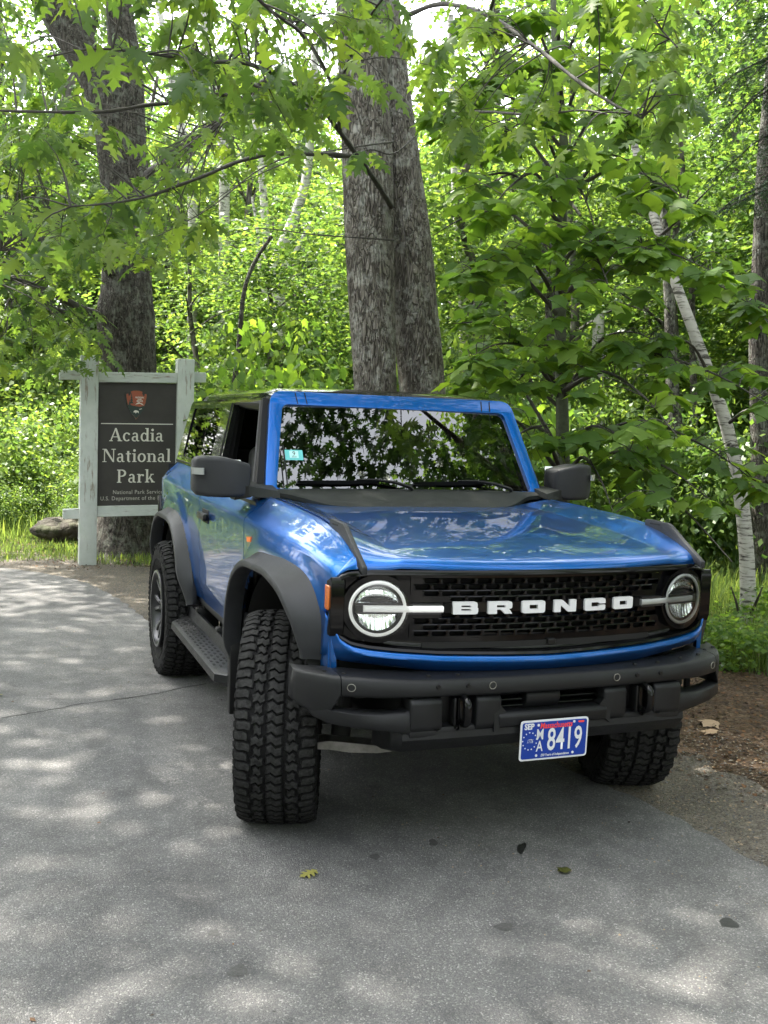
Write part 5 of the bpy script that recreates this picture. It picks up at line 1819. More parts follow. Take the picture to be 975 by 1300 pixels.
def scatter_leaves(parent, tmpls, centres, per, spread, size, mat, keep_near=300, seed=3, droop=.5, flat=.5, up=1.0, twig=True, anchors=None, twig_r=.004, up_noise=.45):
    """rosettes of leaves at twig ends; the nearest ones are parts of their own, the rest one mass"""
    g = random.Random(seed)
    L = []
    tb = bmesh.new()
    for c in centres:
        if twig and anchors:
            a = min(anchors, key=lambda p: (p - c).length_squared + g.random() * .02)
            if (a - c).length > .02:
                mid = (a + c) / 2 + Vector((g.uniform(-.05, .05), g.uniform(-.05, .05), .05))
                add_tube(tb, catmull([a, mid, c], 3), list(np.linspace(twig_r, .0018, 7)), 4, caps=False)
        a0 = g.uniform(0, 6.28)
        for k in range(per if isinstance(per, int) else g.randint(*per)):
            an = a0 + k * 2.39996 + g.uniform(-.4, .4)
            el = g.uniform(-.9, .3) * flat - .15
            d = Vector((math.cos(an) * math.cos(el), math.sin(an) * math.cos(el), math.sin(el) - droop * g.uniform(.1, .9)))
            d.normalize()
            s_ = size * g.uniform(.62, 1.2)
            p = c + d * (spread * g.uniform(.15, 1.0))
            n_ = Vector((g.gauss(0, up_noise), g.gauss(0, up_noise), up))
            L.append((p, d, n_, s_, g.randrange(len(tmpls))))
            if (p - c).length > .03: add_tube(tb, [c, p], [.0016, .0010], 3, caps=False)
    if len(tb.verts): 
        o = part('twigs', tb, m_twig, parent, 60); o['kind'] = 'stuff'
    L.sort(key=lambda q: (q[0] - CAM_POS).length / q[3])
    inview = []
    rest = []
    for q in L:
        v = q[0] - CAM_POS; z = v.dot(fw)
        ok = z > .3 and abs(v.dot(rt)) / z < 487.5 / CAM_F and abs(v.dot(up_v)) / z < 650 / CAM_F
        (inview if ok and len(inview) < keep_near else rest).append(q)
    mes = []
    for V, F in tmpls:
        me = mesh_np('leaf', V, F, mat); mes.append(me)
    for p, d, n_, s_, ti in inview:
        s = d.cross(n_).normalized(); n2 = s.cross(d)
        M_ = Matrix(((s.x * s_, d.x * s_, n2.x * s_, p.x), (s.y * s_, d.y * s_, n2.y * s_, p.y), (s.z * s_, d.z * s_, n2.z * s_, p.z), (0, 0, 0, 1)))
        o = link('leaf', mes[ti], parent); o.matrix_local = M_
    if rest:
        ch = []
        for ti in range(len(tmpls)):
            R_2 = [q for q in rest if q[4] == ti]
            if not R_2: continue
            ch.append(leaves_np(tmpls[ti], np.array([tuple(q[0]) for q in R_2]), np.array([tuple(q[1]) for q in R_2]), np.array([tuple(q[2]) for q in R_2]), np.array([q[3] for q in R_2])))
        o = link('foliage', join_np('foliage', ch, mat), parent); o['kind'] = 'stuff'
    return L
up_v = up
g = random.Random(5)
# oak sprays over the top of the frame: (px range, py range, depth range, how many)
cent = []
for (x0, x1, y0, y1, d0, d1, n) in ((-30, 250, -40, 70, 4.3, 5.4, 26), (230, 500, -40, 100, 4.2, 5.4, 42), (-20, 200, 90, 190, 4.5, 5.6, 15), (200, 420, 60, 150, 4.6, 5.6, 16),
                                   (-20, 200, 240, 330, 5.0, 6.0, 12), (130, 260, 225, 290, 5.1, 5.9, 10), (330, 470, 120, 190, 5.2, 6.2, 7),
                                   (530, 700, -30, 120, 5.2, 6.6, 26), (680, 880, -30, 190, 4.4, 5.6, 34), (560, 700, 100, 210, 5.4, 6.6, 14)):
    for _ in range(int(n * .68)):
        cent.append(at(g.uniform(x0, x1), g.uniform(y0, y1), g.uniform(d0, d1)))
scatter_leaves(twin, T_OAK, cent, (4, 7), .10, .155, m_oak, 300, 7, droop=.55, anchors=near, twig_r=.005)
g = random.Random(6)
cent = []
for (x0, x1, y0, y1, d0, d1, n) in ((-20, 120, 270, 420, 9.5, 12, 50), (60, 260, 210, 330, 8.5, 11.5, 46), (-20, 130, 380, 470, 10.5, 12.5, 34), (200, 400, 60, 210, 8, 11, 36), (-20, 110, 100, 260, 9, 12, 30)):
    for _ in range(n):
        cent.append(at(g.uniform(x0, x1), g.uniform(y0, y1), g.uniform(d0, d1)))
scatter_leaves(oak, T_OAK, cent, (6, 9), .22, .17, m_oak, 300, 8, droop=.3, anchors=oak_limbs, twig_r=.008)

# the young maple on the right, in tiers of broad leaves
sap = thing('young_maple_tree', 'slender young maple with tiers of broad green leaves, right of the vehicle roof', 'tree', (0, 0, 0))
base = at(716, 640, 7.9); base.z = 0
top_pts = [Vector((base.x, base.y, -.1)), Vector((base.x, base.y, .9))] + P3((714, 545, 7.9), (711, 430, 7.9), (713, 300, 7.9), (716, 180, 7.95), (705, 60, 8.0), (702, -60, 8.1), (706, -260, 8.2))
part('trunk', trunk_bm([(top_pts, [.062, .056, .052, .046, .040, .033, .027, .02, .010])], 14, .05, 2), m_stem, sap, 60)
tl = catmull(top_pts, 10)
ank = []
g = random.Random(12)
tips = []
br = bmesh.new()
spec = [  # (trunk px y, end px, end py, end depth)
    (560, 560, 520, 7.0), (560, 640, 560, 6.4), (540, 800, 560, 6.6), (560, 900, 620, 6.2), (520, 960, 600, 6.8), (540, 590, 480, 8.6), (545, 930, 700, 5.9), (560, 780, 640, 6.2),
    (470, 575, 400, 7.2), (450, 600, 440, 6.6), (470, 830, 420, 7.0), (450, 900, 470, 6.6), (440, 975, 500, 6.4), (430, 660, 470, 6.8), (450, 860, 540, 6.1), (480, 560, 470, 8.0),
    (360, 560, 350, 7.4), (350, 600, 330, 6.7), (340, 820, 300, 7.0), (330, 900, 330, 6.6), (330, 700, 390, 6.7), (320, 600, 390, 8.8), (340, 960, 380, 7.4), (300, 780, 370, 6.5),
    (240, 560, 240, 7.4), (230, 620, 260, 6.8), (220, 830, 220, 7.2), (210, 880, 250, 6.8), (220, 760, 300, 6.8), (200, 590, 180, 8.4), (180, 640, 160, 7.2), (170, 800, 150, 7.4),
    (120, 620, 90, 7.6), (110, 780, 90, 7.4), (100, 700, 120, 7.0), (60, 640, 20, 7.6), (50, 780, 10, 7.6), (30, 720, 40, 7.2), (150, 560, 130, 8.2), (280, 550, 290, 8.6)]
for (ty, ex, ey, ed_) in spec:
    a = min(tl, key=lambda p: abs((650 - ((p - CAM_POS).dot(up) / (p - CAM_POS).dot(fw)) * CAM_F) - (ty + 45)))
    e = at(ex, ey, ed_)
    mid = a.lerp(e, .45) + Vector((0, 0, .18 + .1 * g.random()))
    cp = catmull([a, a.lerp(mid, .5) + Vector((0, 0, .03)), mid, mid.lerp(e, .55) + Vector((0, 0, .02)), e + Vector((0, 0, -.06))], 6)
    L_ = (e - a).length
    add_tube(br, cp, list(np.linspace(.014 + .004 * L_, .003, len(cp))), 6, caps=False)
    ank += cp[6:]
    # side twigs carry the leaf tiers, flat in one plane
    dirh = (e - a); dirh.z = 0; dirh.normalize(); sd = Vector((-dirh.y, dirh.x, 0))
    for i in range(8, len(cp), 2):
        for s_ in (-1, 1):
            if g.random() < .46: continue
            w_ = .40 * math.sin(PI * min(1, (i / len(cp)) * .95 + .08)) + .07
            off = sd * (s_ * w_ * g.uniform(.25, 1.1)) + dirh * (w_ * g.uniform(.1, .9)) + Vector((0, 0, g.uniform(-.08, .03)))
            tips.append(cp[i] + off)
    tips.append(cp[-1])
part('branch', br, m_twig, sap, 60)
def pxy(p):
    v = p - CAM_POS; z = v.dot(fw)
    return 487.5 + CAM_F * v.dot(rt) / z, 650 - CAM_F * v.dot(up) / z
tips = [p for p in tips if not (pxy(p)[0] < 585 and pxy(p)[1] > 200) and not (pxy(p)[0] > 800 and pxy(p)[1] > 640)]
scatter_leaves(sap, T_MAPLE, tips, (4, 6), .11, .148, m_maple, 300, 13, droop=.35, flat=.35, up=1.0, anchors=ank, twig_r=.004, up_noise=.28)

# leaning white birch on the right
b1 = thing('birch_tree', 'white birch leaning left at the right edge of the woods, base in the grass', 'tree', (0, 0, 0))
gb = ground_at(948, 800)
dz = (gb - CAM_POS).dot(fw)
pb = [gb + Vector((0, 0, -.1))] + P3((950, 770, dz), (947, 690, dz), (937, 610, dz), (922, 540, dz), (902, 480, dz), (882, 425, dz), (858, 360, dz + .1), (838, 300, dz + .2), (820, 240, dz + .3), (800, 160, dz + .4), (780, 60, dz + .5), (770, -80, dz + .6))
part('trunk', trunk_bm([(pb, [.080, .070, .064, .060, .056, .052, .048, .044, .040, .036, .030, .024, .02])], 16, .04, 6), m_birch, b1, 60)
for q in ([(902, 480, dz), (880, 440, dz - .2), (850, 425, dz - .4)], [(922, 540, dz), (950, 520, dz - .3), (975, 530, dz - .4)], [(838, 300, dz), (870, 270, dz - .2), (900, 240, dz - .4)], [(948, 790, dz), (962, 760, dz - .3), (968, 745, dz - .35)], [(940, 800, dz), (936, 770, dz - .3), (928, 745, dz - .35)]):
    bm = bmesh.new()
    cq = catmull(P3(*q), 4)
    add_tube(bm, cq, list(np.linspace(.018, .005, len(cq))), 6)
    part('branch', bm, m_twig, b1, 60)
# ================================================================== WOODLAND BEYOND
def px_of(p):
    v = p - CAM_POS; z = v.dot(fw)
    return 487.5 + CAM_F * v.dot(rt) / z, 650 - CAM_F * v.dot(up) / z, z
def on_ground(px, depth):
    """point on the ground in the column of px at the given depth"""
    p = at(px, 650, depth); return Vector((p.x, p.y, 0))
G = random.Random(21)
dup_rec = {}
def wood_tree(px, depth, h, r, lean=0, name='woodland_tree', label=None, cat='tree', group=None, stems=stem_grey, crown=None, cr=None, zc=.66, tw=1.0, pos=None, nc=2, squash=1.0):
    p = pos or on_ground(px, depth)
    t = thing(name, label, cat, p, 0, group)
    dup_rec.setdefault(label, []).append((h, t))
    k = G.randrange(3)
    inst('trunk', stems[k], t, (0, 0, 0), (R(G.uniform(-3, 3)) , lean, G.uniform(0, 6.28)) if not lean else (0, lean, 0), (h * tw, h * tw, h))
    cm = crown or crown_far
    if cr is None: cr = r
    for j in range(nc):
        i = G.randrange(5)
        zz = h * (zc + (j - (nc - 1) / 2) * .42 * (1.0 if nc > 1 else 0))
        sh = math.tan(lean) * zz
        inst('crown', cm[i], t, (sh + G.uniform(-.3, .3) * r, G.uniform(-.3, .3) * r, zz), (0, 0, G.uniform(0, 6.28)), (r / 2 * G.uniform(.85, 1.15), r / 2 * G.uniform(.85, 1.15), h * .24 / 2.3 * squash * (1.25 if nc == 1 else 1)))
    return t
# distant ring: many slim trees in rows behind one another, each its own thing
grp = 'slim leafy trees standing in the woods behind'
lab = 'slim leafy woodland tree among many like it in the green woods behind'
n_ = 0
LM = [(60, 'at the left edge of the photo'), (130, 'over the left sign post'), (235, 'behind the dark oak'), (335, 'above the vehicle quarter window'), (430, 'just left of the twin-stemmed tree'), (570, 'hidden behind the twin-stemmed tree'), (660, 'just right of the twin-stemmed tree'), (760, 'behind the young maple'), (860, 'left of the leaning birch'), (940, 'behind the leaning birch'), (9999, 'at the right edge of the photo')]
ROWN = {16: 'nearest', 21: 'second', 28: 'third', 38: 'fourth', 55: 'farthest'}
def where(px): return next(n for x, n in LM if px < x)
seen_lab = {}
def tree_label(depth, px, sunny):
    s = ('pale sun-tinted' if sunny else 'deep green') + ' slim tree in the ' + ROWN[depth] + ' row, ' + where(px)
    return s
for depth, step, h0, h1, r0 in ((16, 120, 5, 8, 1.8), (21, 95, 6, 10, 2.2), (28, 80, 8, 12, 2.8), (38, 66, 10, 16, 3.6), (55, 52, 14, 21, 5.0)):
    x = -120 + G.uniform(0, 40)
    while x < 1100:
        dd = depth * G.uniform(.93, 1.1)
        px = x + G.uniform(-.3, .3) * step
        if not (px < 230 and depth < 26) and not (depth > 50 and G.random() < .35):
            sunny = G.random() < .55
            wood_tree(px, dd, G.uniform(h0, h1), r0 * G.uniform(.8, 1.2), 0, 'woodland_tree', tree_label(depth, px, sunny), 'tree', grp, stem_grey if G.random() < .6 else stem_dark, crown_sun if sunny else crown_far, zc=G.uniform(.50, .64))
        x += step
for (px, d_, h, r) in ((900, 20, 11, 2.4), (985, 23, 13, 2.8), (830, 26, 14, 3.0), (940, 30, 17, 3.4), (610, 27, 15, 3.0), (700, 33, 17, 3.4), (100, 27, 14, 3.0), (20, 30, 15, 3.2), (330, 34, 17, 3.4), (1010, 17, 10, 2.2)):
    wood_tree(px, d_, h, r, 0, 'woodland_tree', 'tall crown filling the top of the photo, ' + where(px), 'tree', grp, stem_grey, crown_far, zc=.66)
# unseen trees added beyond the left edge, darkening what the side glass and doors mirror
for k, (px, d_, h) in enumerate(((-360, 22, 9), (-450, 18, 8.5), (-540, 23, 11), (-640, 19, 9.5), (-330, 31, 12), (-480, 29, 13), (-620, 28, 14), (-760, 22, 12), (-880, 18, 11), (-120, 44, 19), (-190, 40, 18), (-240, 46, 20), (-290, 40, 18), (-350, 44, 20), (-420, 40, 19), (-500, 44, 20), (-160, 52, 22), (-265, 54, 22))):
    wood_tree(px, d_, h, 3.2 if d_ < 35 else 4.6, 0, 'roadside_tree', 'added dark-leaved tree beyond the left edge, darkening the vehicle side reflections', 'tree', 'added trees beyond the left edge', stem_dark, crown_dark, zc=.45, nc=3)
# all around behind and beside the camera, what the paint and the glass mirror
for k in range(40):
    a = R(140 + (k % 20) * 13 + G.uniform(-4, 4)); rr_ = G.uniform(13, 16) if k < 20 else G.uniform(19, 24)
    p = Vector((-1 + rr_ * math.cos(a), -1 + rr_ * math.sin(a), 0))
    if -60 < p.y < 40:
        if abs(p.x + 3.5) < 4.5 and p.y < 0: p.x -= 7
        if p.x > -8 and p.x < .8: continue
        wood_tree(0, 0, G.uniform(8, 11) if k < 20 else G.uniform(12, 15), G.uniform(2.6, 3.4), 0, 'roadside_tree', 'leafy tree standing on the far side of the road behind the photographer', 'tree', 'trees behind the photographer', stem_dark, crown_far, zc=.5, pos=p, nc=3 if k < 20 else 2)
# tall canopy trees whose leaves shade the vehicle and the road
def canopy(x, y, h, blobs, label, mat_c=None):
    t = thing('canopy_tree', label, 'tree', (x, y, 0))
    inst('trunk', stem_dark[G.randrange(3)], t, (0, 0, 0), (0, 0, G.uniform(0, 6)), (h * 1.5, h * 1.5, h))
    for (dx, dy, z, r, rz) in blobs:
        inst('crown', (mat_c or crown_far)[G.randrange(5)], t, (dx - x, dy - y, z), (0, 0, G.uniform(0, 6.28)), (r / 2, r / 2, rz / 2.3))
    return t
# high crowns of the two named trees belong to them
for tree_, blobs in ((twin, [(-1.8, 6.4, 12.0, 3.0, 1.4), (-3.8, 7.4, 13.5, 3.0, 1.5), (1.2, 7.6, 13.0, 3.2, 1.6), (-2.6, 9.6, 14.5, 3.0, 1.5)]),
                     (oak, [(-1.5, 12.0, 11.5, 3.0, 1.6), (-5.0, 11.5, 12.5, 2.8, 1.6)])):
    for (x, y, z, r, rz) in blobs:
        inst('crown', crown_far[G.randrange(5)], tree_, (x, y, z), (0, 0, G.uniform(0, 6.28)), (r / 2, r / 2, rz / 2.3))
canopy(6.2, 1.4, 16, [(5.6, 2.6, 12.5, 3.0, 1.3), (7.5, 4.0, 14.0, 3.2, 1.6), (6.2, .2, 12.4, 2.8, 1.2), (3.6, .8, 13.4, 2.6, 1.2)], 'tall tree off to the right whose high crown shades the vehicle bonnet')
canopy(-10.2, 4.4, 15, [(-5.6, 3.4, 13.0, 2.8, 1.3), (-8.0, 5.0, 12.5, 2.8, 1.4), (-5.4, 7.0, 12.5, 3.0, 1.4), (-7.2, 9.2, 13.5, 3.0, 1.4), (-6.6, .6, 14, 2.0, 1.1)], 'tall roadside tree on the left, outside the photo, that dapples the road')
canopy(6.0, -5.0, 9, [(7.0, -4.6, 9.0, 2.4, 1.4), (6.5, -7.0, 9.8, 2.8, 1.8)], 'tall tree at the roadside behind the photographer on the right')
# overhanging oak beside the road: its low boughs are what the windscreen mirrors
ovh = thing('overhanging_oak', 'oak leaning over the road whose leafy boughs are mirrored in the windscreen', 'tree', (4.6, -2.6, 0))
part('trunk', trunk_bm([([(0, 0, -.1), (.05, 0, 2), (-.2, .1, 4), (-.6, .2, 6), (-1.2, .4, 8)], [.2, .17, .15, .12, .07]), ([(-.2, .1, 4), (-1.2, .6, 5.0), (-2.4, 1.0, 5.8)], [.08, .06, .02]), ([(-.3, .1, 4.6), (-1.0, -.6, 5.6), (-2.2, -1.0, 6.4)], [.07, .05, .02])], 12, .05, 8), m_bark, ovh, 60)
ch = []
for i, (x, y, z, r, n1, n2) in enumerate(((-2.5, 1.3, 5.6, 1.3, 30, 20), (-1.2, .4, 6.6, 1.6, 40, 20), (-3.4, .0, 6.8, 1.7, 34, 20), (-2.6, 2.6, 6.6, 1.3, 22, 20), (-3.9, 1.1, 6.6, 1.2, 30, 18), (-4.6, 1.6, 8.4, 1.6, 26, 20))):
    pos, dirs, nrm, sz, _c = cloud(n1, n2, r, r * .55, .16, 90 + i, cr=.30, shell=.2, flat=.4)
    # one open gap in the boughs lets the sky through
    W_ = pos + np.array([x + 4.6, y - 2.6, z]) - np.array([.02, .82, 1.45])
    ax_ = np.array([.40, -.43, .81]); ax_ /= np.linalg.norm(ax_)
    tt = W_ @ ax_; off_ = np.linalg.norm(W_ - tt[:, None] * ax_, axis=1) / tt
    ok = off_ > .085 + .03 * np.sin(7 * np.arctan2(W_[:, 0], W_[:, 1]) + W_[:, 2])
    ch.append(leaves_np(T_OAK[i % 4], (pos + np.array([x, y, z]))[ok], dirs[ok], nrm[ok], sz[ok]))
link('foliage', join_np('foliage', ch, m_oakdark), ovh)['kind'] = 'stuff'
# mid-distance understorey: leafy shrubs filling the lower woods
grp_s = 'leafy shrubs filling the understorey of the woods'
lab_s = 'leafy green shrub in the dense understorey of the woods'
def shrub(px, depth, s, sz, meshes, label=lab_s, group=grp_s, name='shrub', pos=None, z=0):
    p = pos or on_ground(px, depth)
    t = thing(name, label, 'shrub', (p.x, p.y, z), 0, group)
    dup_rec.setdefault(label, []).append((sz, t))
    inst('foliage', meshes[G.randrange(3)], t, (0, 0, 0), (0, 0, G.uniform(0, 6.28)), (s, s, sz))
    bm_ = None
    return t
for depth, step in ((12.5, 95), (14.5, 70), (17.5, 60), (22, 55)):
    x = (345 if depth < 14 else 250) + G.uniform(0, 40)
    while x < 1080:
        px = x + G.uniform(-25, 25)
        s = G.uniform(.8, 1.4) * depth / 15
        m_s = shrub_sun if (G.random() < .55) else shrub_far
        shrub(px, depth * G.uniform(.95, 1.07), s, s * G.uniform(.9, 1.7), m_s, ('pale sun-tinted' if m_s is shrub_sun else 'darker green') + ' understorey shrub in the ' + {12.5: 'front', 14.5: 'second', 17.5: 'third', 22: 'back'}[depth] + ' rank, ' + where(px))
        x += step
for k_, (px, d, s, sz) in enumerate(((395, 11.0, .9, 1.5), (430, 10.6, .7, 1.3), (600, 11.0, .8, 1.2), (350, 12.0, .9, 1.8), (640, 12.0, 1.0, 1.5))):
    shrub(px, d, s, sz, shrub_maple, ('broad-leaved shrub above the vehicle roof, left of the twin-stemmed tree', 'broad-leaved shrub directly beside the left stem of the twin-stemmed tree', 'broad-leaved shrub just right of the twin-stemmed tree', 'tall broad-leaved shrub above the rear of the vehicle roof', 'broad-leaved shrub behind the windscreen corner on the right')[k_], 'broad-leaved shrubs behind the vehicle')
# sunlit bank on the left
for k_, (px, d, s, sz) in enumerate(((15, 16, .9, .7), (60, 17, .9, .65), (95, 18.5, 1.0, 1.3), (-30, 16, 1.2, 1.2), (40, 22, 1.8, 1.7), (110, 22, 1.4, 2.0), (0, 25, 2, 2.6))):
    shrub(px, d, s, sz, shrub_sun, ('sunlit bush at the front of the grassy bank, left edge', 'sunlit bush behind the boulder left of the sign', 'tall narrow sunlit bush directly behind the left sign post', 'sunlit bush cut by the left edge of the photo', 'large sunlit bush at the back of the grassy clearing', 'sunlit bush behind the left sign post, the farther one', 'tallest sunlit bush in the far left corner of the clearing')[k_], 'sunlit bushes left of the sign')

for lab_, lst in dup_rec.items():     # where two would share a label, tell them apart by height
    if 1 < len(lst) < 4:
        lst.sort(key=lambda q: q[0])
        nm_ = ('shorter', 'taller') if len(lst) == 2 else ('shortest', 'middle-sized', 'tallest')
        for w_, (_, t_) in zip(nm_, lst): t_['label'] = w_ + ' ' + lab_
LOWL = ['low leafy plant in the sunlit clearing, %s' % q for q in ('nearest the left edge of the photo', 'just above the boulder', 'touching the left sign post', 'in the middle of the meadow', 'far back by the left edge', 'far back behind the sign post', 'between boulder and far bushes', 'seen under the left rail end', 'at the back of the meadow centre')]
for (px, d_, s_), lb_ in zip(((2, 14.6, .42), (55, 15.6, .42), (92, 15.4, .42), (38, 16.2, .5), (-5, 17.5, .6), (90, 17, .6), (70, 16.6, .45), (96, 14.8, .3), (30, 18.5, .6)), LOWL):
    shrub(px, d_, s_, s_ * 1.1, shrub_sun, lb_, 'low plants in the sunlit clearing', 'low_plant')
# birches in the middle distance
for (pts, w0, lb) in (([(352, 470, 19), (357, 400, 19), (350, 340, 19), (372, 280, 19), (388, 230, 19), (395, 160, 19), (400, 60, 19)], .13, 'white birch with forked stem between the dark oak and the twin-stemmed tree'),
                      ([(340, 470, 20), (345, 400, 20), (338, 300, 20), (330, 200, 20), (318, 110, 20), (300, 20, 20)], .10, 'thin white birch just left of the forked birch'),
                      ([(245, 300, 22), (238, 200, 22), (225, 140, 22), (213, 70, 22), (200, 0, 22)], .11, 'pale birch seen behind the oak limb at upper left'),
                      ([(285, 240, 21), (275, 140, 21), (262, 60, 21), (256, 0, 21)], .11, 'white birch with peeling bark just right of the dark oak trunk'),
                      ([(590, 480, 17), (588, 380, 17), (580, 260, 17), (575, 120, 17), (572, 20, 17)], .10, 'pale birch stem showing just right of the twin-stemmed tree'),
                      ([(856, 640, 13.0), (858, 560, 13), (853, 480, 13), (850, 380, 13), (842, 250, 13)], .11, 'grey birch stem standing left of the leaning birch'),
                      ([(765, 660, 15), (762, 600, 15), (758, 500, 15), (760, 400, 15)], .14, 'pale peeling stem above the left hand door mirror')):
    t = thing('birch_tree', lb, 'tree', (0, 0, 0))
    W3 = P3(*pts)
    W3.insert(0, Vector((W3[0].x, W3[0].y, -.1)))
    part('trunk', trunk_bm([(W3, [w0] + [w0 * (1 - .55 * i / len(pts)) for i in range(len(pts))])], 10, .05, len(lb)), m_greytrunk if lb.startswith('grey') else m_birch, t, 60)
    if len(pts) == 7:
        bm = bmesh.new()
        add_tube(bm, catmull(P3((350, 345, 19), (372, 325, 19), (388, 295, 19), (392, 288, 19)), 4), list(np.linspace(.06, .03, 13)), 7)
        add_tube(bm, catmull(P3((352, 400, 19), (332, 360, 19), (328, 300, 19), (320, 250, 19)), 4), list(np.linspace(.05, .02, 13)), 7)
        part('branch', bm, m_birch, t, 60)
# dark trunks on the right
for (pts, w0, lb) in (([(966, 680, 11.5), (966, 560, 11.5), (963, 430, 11.5), (966, 330, 11.5), (972, 200, 11.5), (985, 60, 11.5)], .13, 'thick dark trunk at the right edge of the photo behind the leaning birch'),
                      ([(885, 700, 14), (882, 600, 14), (880, 480, 14), (878, 360, 14)], .06, 'thin dark trunk between the grey birch and the leaning birch'),
                      ([(700, 640, 15), (702, 560, 15), (700, 450, 15), (690, 300, 15)], .07, 'thin dark trunk behind the young maple stem'),
                      ([(290, 560, 13.5), (303, 440, 13.5), (310, 370, 13.5), (325, 330, 13.5), (345, 300, 13.5)], .035, 'slender sapling stem between the sign and the twin-stemmed tree')):
    t = thing('bare_tree', lb, 'tree', (0, 0, 0))
    W3 = P3(*pts); W3.insert(0, Vector((W3[0].x, W3[0].y, -.1)))
    part('trunk', trunk_bm([(W3, [w0] + [w0 * (1 - .4 * i / len(pts)) for i in range(len(pts))])], 10, .06, 3), m_bark, t, 60)
# conifer at the upper right
con = thing('hemlock_tree', 'dark drooping conifer boughs at the upper right corner', 'tree', on_ground(1000, 9.6))
part('trunk', trunk_bm([([(0, 0, -.1), (.02, 0, 2), (0, .03, 4), (.02, 0, 7)], [.12, .11, .09, .05])], 10, .05, 4), m_bark, con, 60)
pos, dirs, nrm = [], [], []
g = np.random.default_rng(77)
cb = bmesh.new()
for k in range(46):
    z = g.uniform(3.6, 6.8); a = g.uniform(0, 2 * PI); L_ = g.uniform(.8, 1.5)
    prev = None
    for s in np.linspace(.12, 1, 16):
        c = np.array([math.cos(a) * L_ * s, math.sin(a) * L_ * s, z - .55 * L_ * s ** 2])
        for side in (-1, 1):
            sl = .34 * (1 - s) + .10
            for q in np.linspace(.1, 1, 9):
                pp_ = c + np.array([-math.sin(a) * side * sl * q + math.cos(a) * .3 * sl * q, math.cos(a) * side * sl * q + math.sin(a) * .3 * sl * q, -.10 * q])
                for _ in range(3):
                    pos.append(pp_ + g.normal(size=3) * .012); dirs.append([math.cos(a) * .5 - math.sin(a) * side + g.normal() * .5, math.sin(a) * .5 + math.cos(a) * side + g.normal() * .5, -.3 + g.normal() * .25]); nrm.append([g.normal() * .4, g.normal() * .4, 1])
    add_tube(cb, [Vector((math.cos(a) * L_ * s, math.sin(a) * L_ * s, z - .55 * L_ * s * s)) for s in (0, .3, .6, 1)], [.016, .012, .008, .003], 5, caps=False)
part('branch', cb, m_bark, con, 60)
NEED = (np.array([(-.06, 0, 0), (.06, 0, 0), (.05, .8, 0), (0, 1, 0), (-.05, .8, 0)]), np.array([(0, 1, 2), (0, 2, 4), (2, 3, 4)]))
V, F = leaves_np(NEED, np.array(pos), np.array(dirs), np.array(nrm), g.uniform(.035, .065, len(pos)))
link('needles', mesh_np('needles', V, F, m_conifer), con)['kind'] = 'stuff'

# ================================================================== GRASS, LITTER, STONES
def blades(name, polyfn, n, h0, h1, mat, seed, wd=.004, lean=.45):
    g = np.random.default_rng(seed)
    xy = polyfn(g, n)
    n = len(xy)
    h = g.uniform(h0, h1, n) * (.6 + .8 * g.random(n))
    a = g.uniform(0, 2 * PI, n); L = lean * h * g.uniform(.2, 1.2, n); w_ = wd * g.uniform(.6, 1.5, n)
    dx, dy = np.cos(a), np.sin(a)
    z0 = np.zeros(n)
    b0 = np.stack([xy[:, 0] - dy * w_, xy[:, 1] + dx * w_, z0], 1); b1 = np.stack([xy[:, 0] + dy * w_, xy[:, 1] - dx * w_, z0], 1)
    m0 = np.stack([xy[:, 0] + dx * L * .3 - dy * w_ * .8, xy[:, 1] + dy * L * .3 + dx * w_ * .8, h * .6], 1); m1 = np.stack([xy[:, 0] + dx * L * .3 + dy * w_ * .8, xy[:, 1] + dy * L * .3 - dx * w_ * .8, h * .6], 1)
    tp = np.stack([xy[:, 0] + dx * L, xy[:, 1] + dy * L, h], 1)
    V = np.stack([b0, b1, m1, m0, tp], 1).reshape(-1, 3)
    F = np.array([(0, 1, 2), (0, 2, 3), (3, 2, 4)])[None] + (np.arange(n) * 5)[:, None, None]
    o = link(name, mesh_np(name, V, F.reshape(-1, 3), mat)); o['kind'] = 'stuff'
    return o
def patch(x0, x1, y0, y1, test):
    def fn(g, n):
        p = np.stack([g.uniform(x0, x1, n * 3), g.uniform(y0, y1, n * 3)], 1)
        # tufts: pull points towards random centres
        c = np.stack([g.uniform(x0, x1, max(8, n // 25)), g.uniform(y0, y1, max(8, n // 25))], 1)
        k = g.integers(0, len(c), len(p)); m_ = g.random(len(p)) < .7
        p[m_] = c[k[m_]] + g.normal(size=(m_.sum(), 2)) * .10
        return p[test(p[:, 0], p[:, 1])][:n]
    return fn
ex = np.array([p.x for p in EDGE]); ey = np.array([p.y for p in EDGE])
o_ = np.argsort(ey)
def edge_x(y): return np.interp(y, ey[o_], ex[o_])
blades('short_grass', patch(-7, 3, 7.4, 11.5, lambda x, y: (y > 7.75 + .25 * np.sin(x * 3) + np.where(x < -1.9, (-1.9 - x) * .55, 0)) & (x > edge_x(y) + .5)), 26000, .03, .09, m_grass, 1)
blades('tall_grass', patch(-9, 3, 10.2, 19, lambda x, y: (y > 10.2 + np.where(x > -1.3, 1.2, 0)) & (x > -14)), 40000, .10, .32, m_grass, 2, .005)
blades('woodland_grass', patch(2.2, 9, 1.6, 13, lambda x, y: ((x - 2.6) * .6 + (y - 1.7) > .25 * np.sin(x * 5)) & ((x > 3.0) | (y > 3.2))), 60000, .08, .30, m_grass, 3, .004)
blades('roadside_grass', patch(1.0, 3.2, 3.2, 12, lambda x, y: x > 1.4 + .2 * np.sin(y * 3)), 12000, .05, .2, m_grass, 4)

